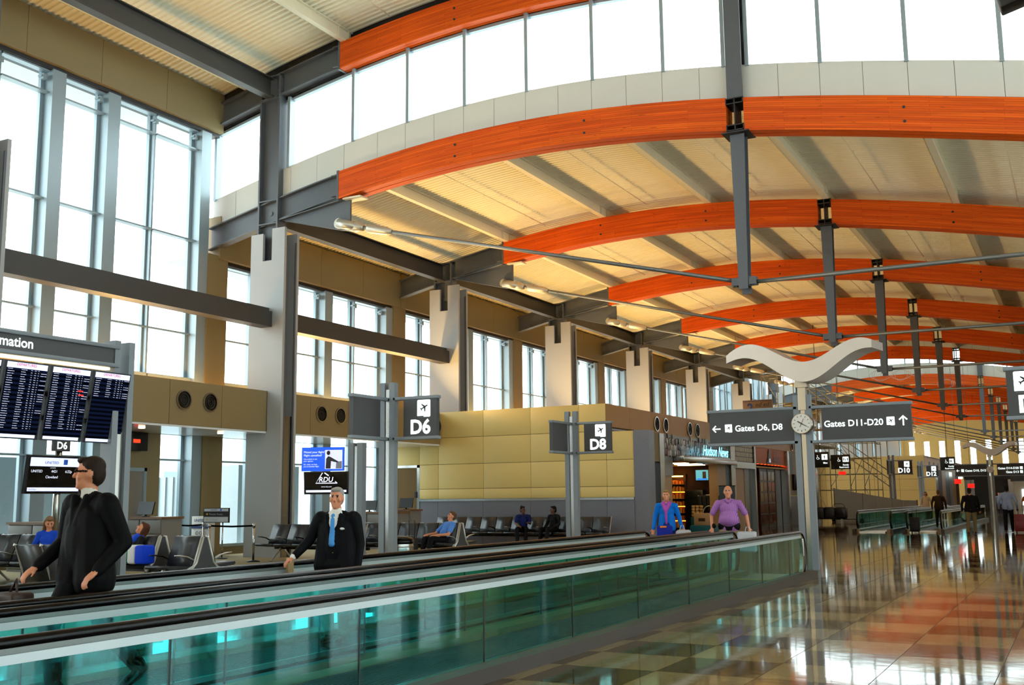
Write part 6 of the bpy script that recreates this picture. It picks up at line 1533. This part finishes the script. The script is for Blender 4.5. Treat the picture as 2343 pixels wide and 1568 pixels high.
MB().bbox(-8.80, -8.42, 23.50, 23.60, 0.70, 1.0, 0.04).build('pouch', pm((30,44,150)), t); MB().bbox(-8.70, -8.54, 23.485, 23.50, 0.95, 0.99, 0.006).build('fold', M_STOCK[1], t)

# ---- distant walkers
walker('distant man in a dark jacket and tan trousers walking away', (-4.2, 48.2, 0), math.pi, 1.08, (22,20,22), (128,108,76), hair_rgb=(60,36,30), sleeves='long', wide=1.15, vox=0.02, stride=0.10)
walker('distant man in a pale shirt pulling a red suitcase away', (-2.93, 50.6, 0), math.pi, 1.15, (150,160,186), (18,18,22), hair_rgb=(26,20,20), sleeves='long', vox=0.02, wide=1.05, stride=0.16, skin=SKIN2)
suitcase(-2.45, 50.3, 'dark red rolling suitcase behind the pale shirted man', mat('red_suitcase', (120,22,24), 0.5), w=0.5, d=0.3, h=0.72, handle=1.15)
walker('distant woman in a cream dress near the far walkway', (-8.42, 68.5, 0), 0.0, 1.03, (220,196,160), (210,184,150), hair='bob', hair_rgb=(60,34,26), sleeves='long', skirt=True, vox=0.025)
walker('distant man in olive with a backpack on the far walkway', (-6.30, 56.0, 0.05), math.pi, 1.03, (62,48,36), (40,34,30), hair_rgb=(120,96,70), sleeves='long', vox=0.022, wide=1.1)
suitcase(-6.55, 49.1, 'black rolling suitcase at the far walkway mouth', M_BAGB, w=0.4, h=0.62)
walker('tiny far figure in orange beyond the pale shirted man', (-3.15, 74.0, 0), math.pi, 1.0, (190,90,30), (30,28,30), hair_rgb=(30,24,22), vox=0.03)
walker('tiny far figure in grey beside the far clock post', (-5.9, 92.0, 0), 0.0, 1.0, (110,120,140), (40,40,50), hair_rgb=(40,30,26), vox=0.03)

# ---- seated people (seat pan height 0.47, facing -Y before rz)
def sitter(label, loc, rz, top_rgb, low_rgb, hair='short', hair_rgb=(60,44,32), recl=0.25, skin=None, yaw=0.0, pitch=0.0, sleeves='short', sc=1.04, vox=0.012, topm=None, armsd=None, legs=True, extra=None, lap=True):
    f = Fig(); c, s_ = math.cos(recl), math.sin(recl)
    def T(x, y, z): return Vector((x, y*c + z*s_, -y*s_ + z*c + 0.56))        # trunk frame leaning back about the hips
    for (x, y, z, rx, ry, rz_, tg) in ((0,0,0.0,0.17,0.12,0.11,'low'), (0,-0.02,0.16,0.155,0.13,0.14,'top'), (0,0,0.31,0.17,0.125,0.15,'top')): f.ell(T(x,y,z), (rx,ry,rz_), tg)
    f.cap(T(-0.14,0,0.43), T(0.14,0,0.43), 0.076, 0.076, 'top'); f.cap(T(0,0,0.46), T(0,-0.02,0.54), 0.058, 0.052, 'skin')
    head(f, T(0,-0.035,0.64), hair=hair, yaw=yaw, pitch=pitch-recl*0.6)
    A = armsd or [((-0.27,-0.05,0.18), (-0.16,-0.32,0.04)), ((0.27,-0.05,0.18), (0.16,-0.32,0.04))]
    for sg, (e, w) in zip((-1, 1), A):
        S, e, w = T(sg*0.19,0,0.42), T(*e), T(*w); f.cap(S, S+Vector((0,0,-0.01)), 0.076, 0.076, 'top')
        if sleeves == 'short': mid = S.lerp(e, 0.7); f.cap(S, mid, 0.072, 0.066, 'top'); f.cap(mid, e, 0.046, 0.042, 'skin'); f.cap(e, w, 0.042, 0.032, 'skin')
        else: f.cap(S, e, 0.066, 0.054, 'top'); f.cap(e, w, 0.054, 0.042, 'top')
        hand(f, w, (w-e).normalized(), -sg, curl=0.5, up=(0,0,-1))
    for x in (-1, 1):
        limb_pts(f, [(x*0.09,-0.02,0.56), (x*0.15,-0.46,0.57), (x*0.14,-0.56,0.12)], [0.098,0.078,0.058], 'low'); f.cap((x*0.14,-0.54,0.05), (x*0.16,-0.74,0.045), 0.045, 0.040, 'shoe')
    m = base_mats(skin, hair_rgb); m.update(top=topm or pm(top_rgb), low=pm(low_rgb), shoe=mat('shoe_black', (16,14,14), 0.3))
    if extra: extra(f, m, T)
    t = person(label, loc=loc); f.build('body', m, t, Vector(loc), rz, sc, vox); return t
BLU = check_mat('blue_check_shirt', (40,96,190), (90,150,225))
sitter('man in a blue checked shirt reclining on the bench end', (-15.45, 24.86, 0.0), -0.45, (40,96,190), (22,22,26), hair_rgb=(96,70,50), recl=0.50, yaw=-0.35, topm=BLU, armsd=[((-0.30,-0.10,0.10), (-0.20,-0.36,-0.06)), ((0.30,-0.08,0.10), (0.14,-0.32,-0.05))])
def woman_scarf(f, m, T): m['scarf'] = pm((24,70,190)); f.ell(T(0,-0.05,0.47), (0.12,0.11,0.06), 'scarf'); f.ell(T(0.02,-0.11,0.40), (0.10,0.05,0.08), 'scarf')
sitter('woman with long brown hair and blue scarf asleep in the seat row', (-16.25, 14.80, 0.0), -0.5, (22,22,26), (20,20,24), hair='long', hair_rgb=(82,48,30), recl=0.38, yaw=-0.3, pitch=-0.35, sleeves='long', extra=woman_scarf, sc=0.98)
t = thing('striped_bag', (-15.85, 14.6, 0.5), 'green, white and blue striped bag on the seat beside the sleeping woman', 'bag')
for (x0, x1, rgb, nm) in ((-16.12, -15.92, (20,120,70), 'green_stripe'), (-15.925, -15.725, (210,210,216), 'white_stripe'), (-15.73, -15.48, (16,60,200), 'blue_stripe')): MB().bbox(x0, x1, 14.40, 14.70, 0.51, 0.86, 0.045).build(nm, pm(rgb, 0.6), t)
sitter('slumped person with brown hair in blue, partly hidden by a seat back', (-18.6, 14.78, 0.0), 0.4, (26,70,190), (40,52,90), hair='long', hair_rgb=(120,90,60), recl=0.1, yaw=0.6, pitch=0.5, sleeves='long')
sitter('woman in a dark blue uniform talking on the wall bench', (-17.45, 33.42, 0.0), 0.35, (22,34,90), (14,14,18), hair='bun', hair_rgb=(16,12,12), recl=-0.05, yaw=0.7, skin=SKIN2, armsd=[((-0.25,-0.08,0.2), (-0.1,-0.33,0.14)), ((0.25,-0.1,0.2), (0.22,-0.36,0.24))])
sitter('man in dark clothes listening on the wall bench', (-16.25, 33.42, 0.0), -0.3, (20,20,24), (14,14,18), hair_rgb=(14,12,12), recl=0.0, yaw=-0.6, skin=SKIN2, sleeves='long')
# slim luggage poles and belongings at far left
t = thing('flag_pole', (-19.9, 16.3, 0), 'thin dark tensioned pole leaning at the far left seats', 'pole')
MB().tube([(-20.3, 16.75, 0), (-20.1, 16.75, 2.2)], 0.015, n=6).build('rod', M_BLACKM, t); MB().tube([(-20.3,16.75,0),(-20.3,16.75,0.03)], 0.12, n=12).build('foot', M_CHR, t)

bpy.data.scenes.remove(TMP)
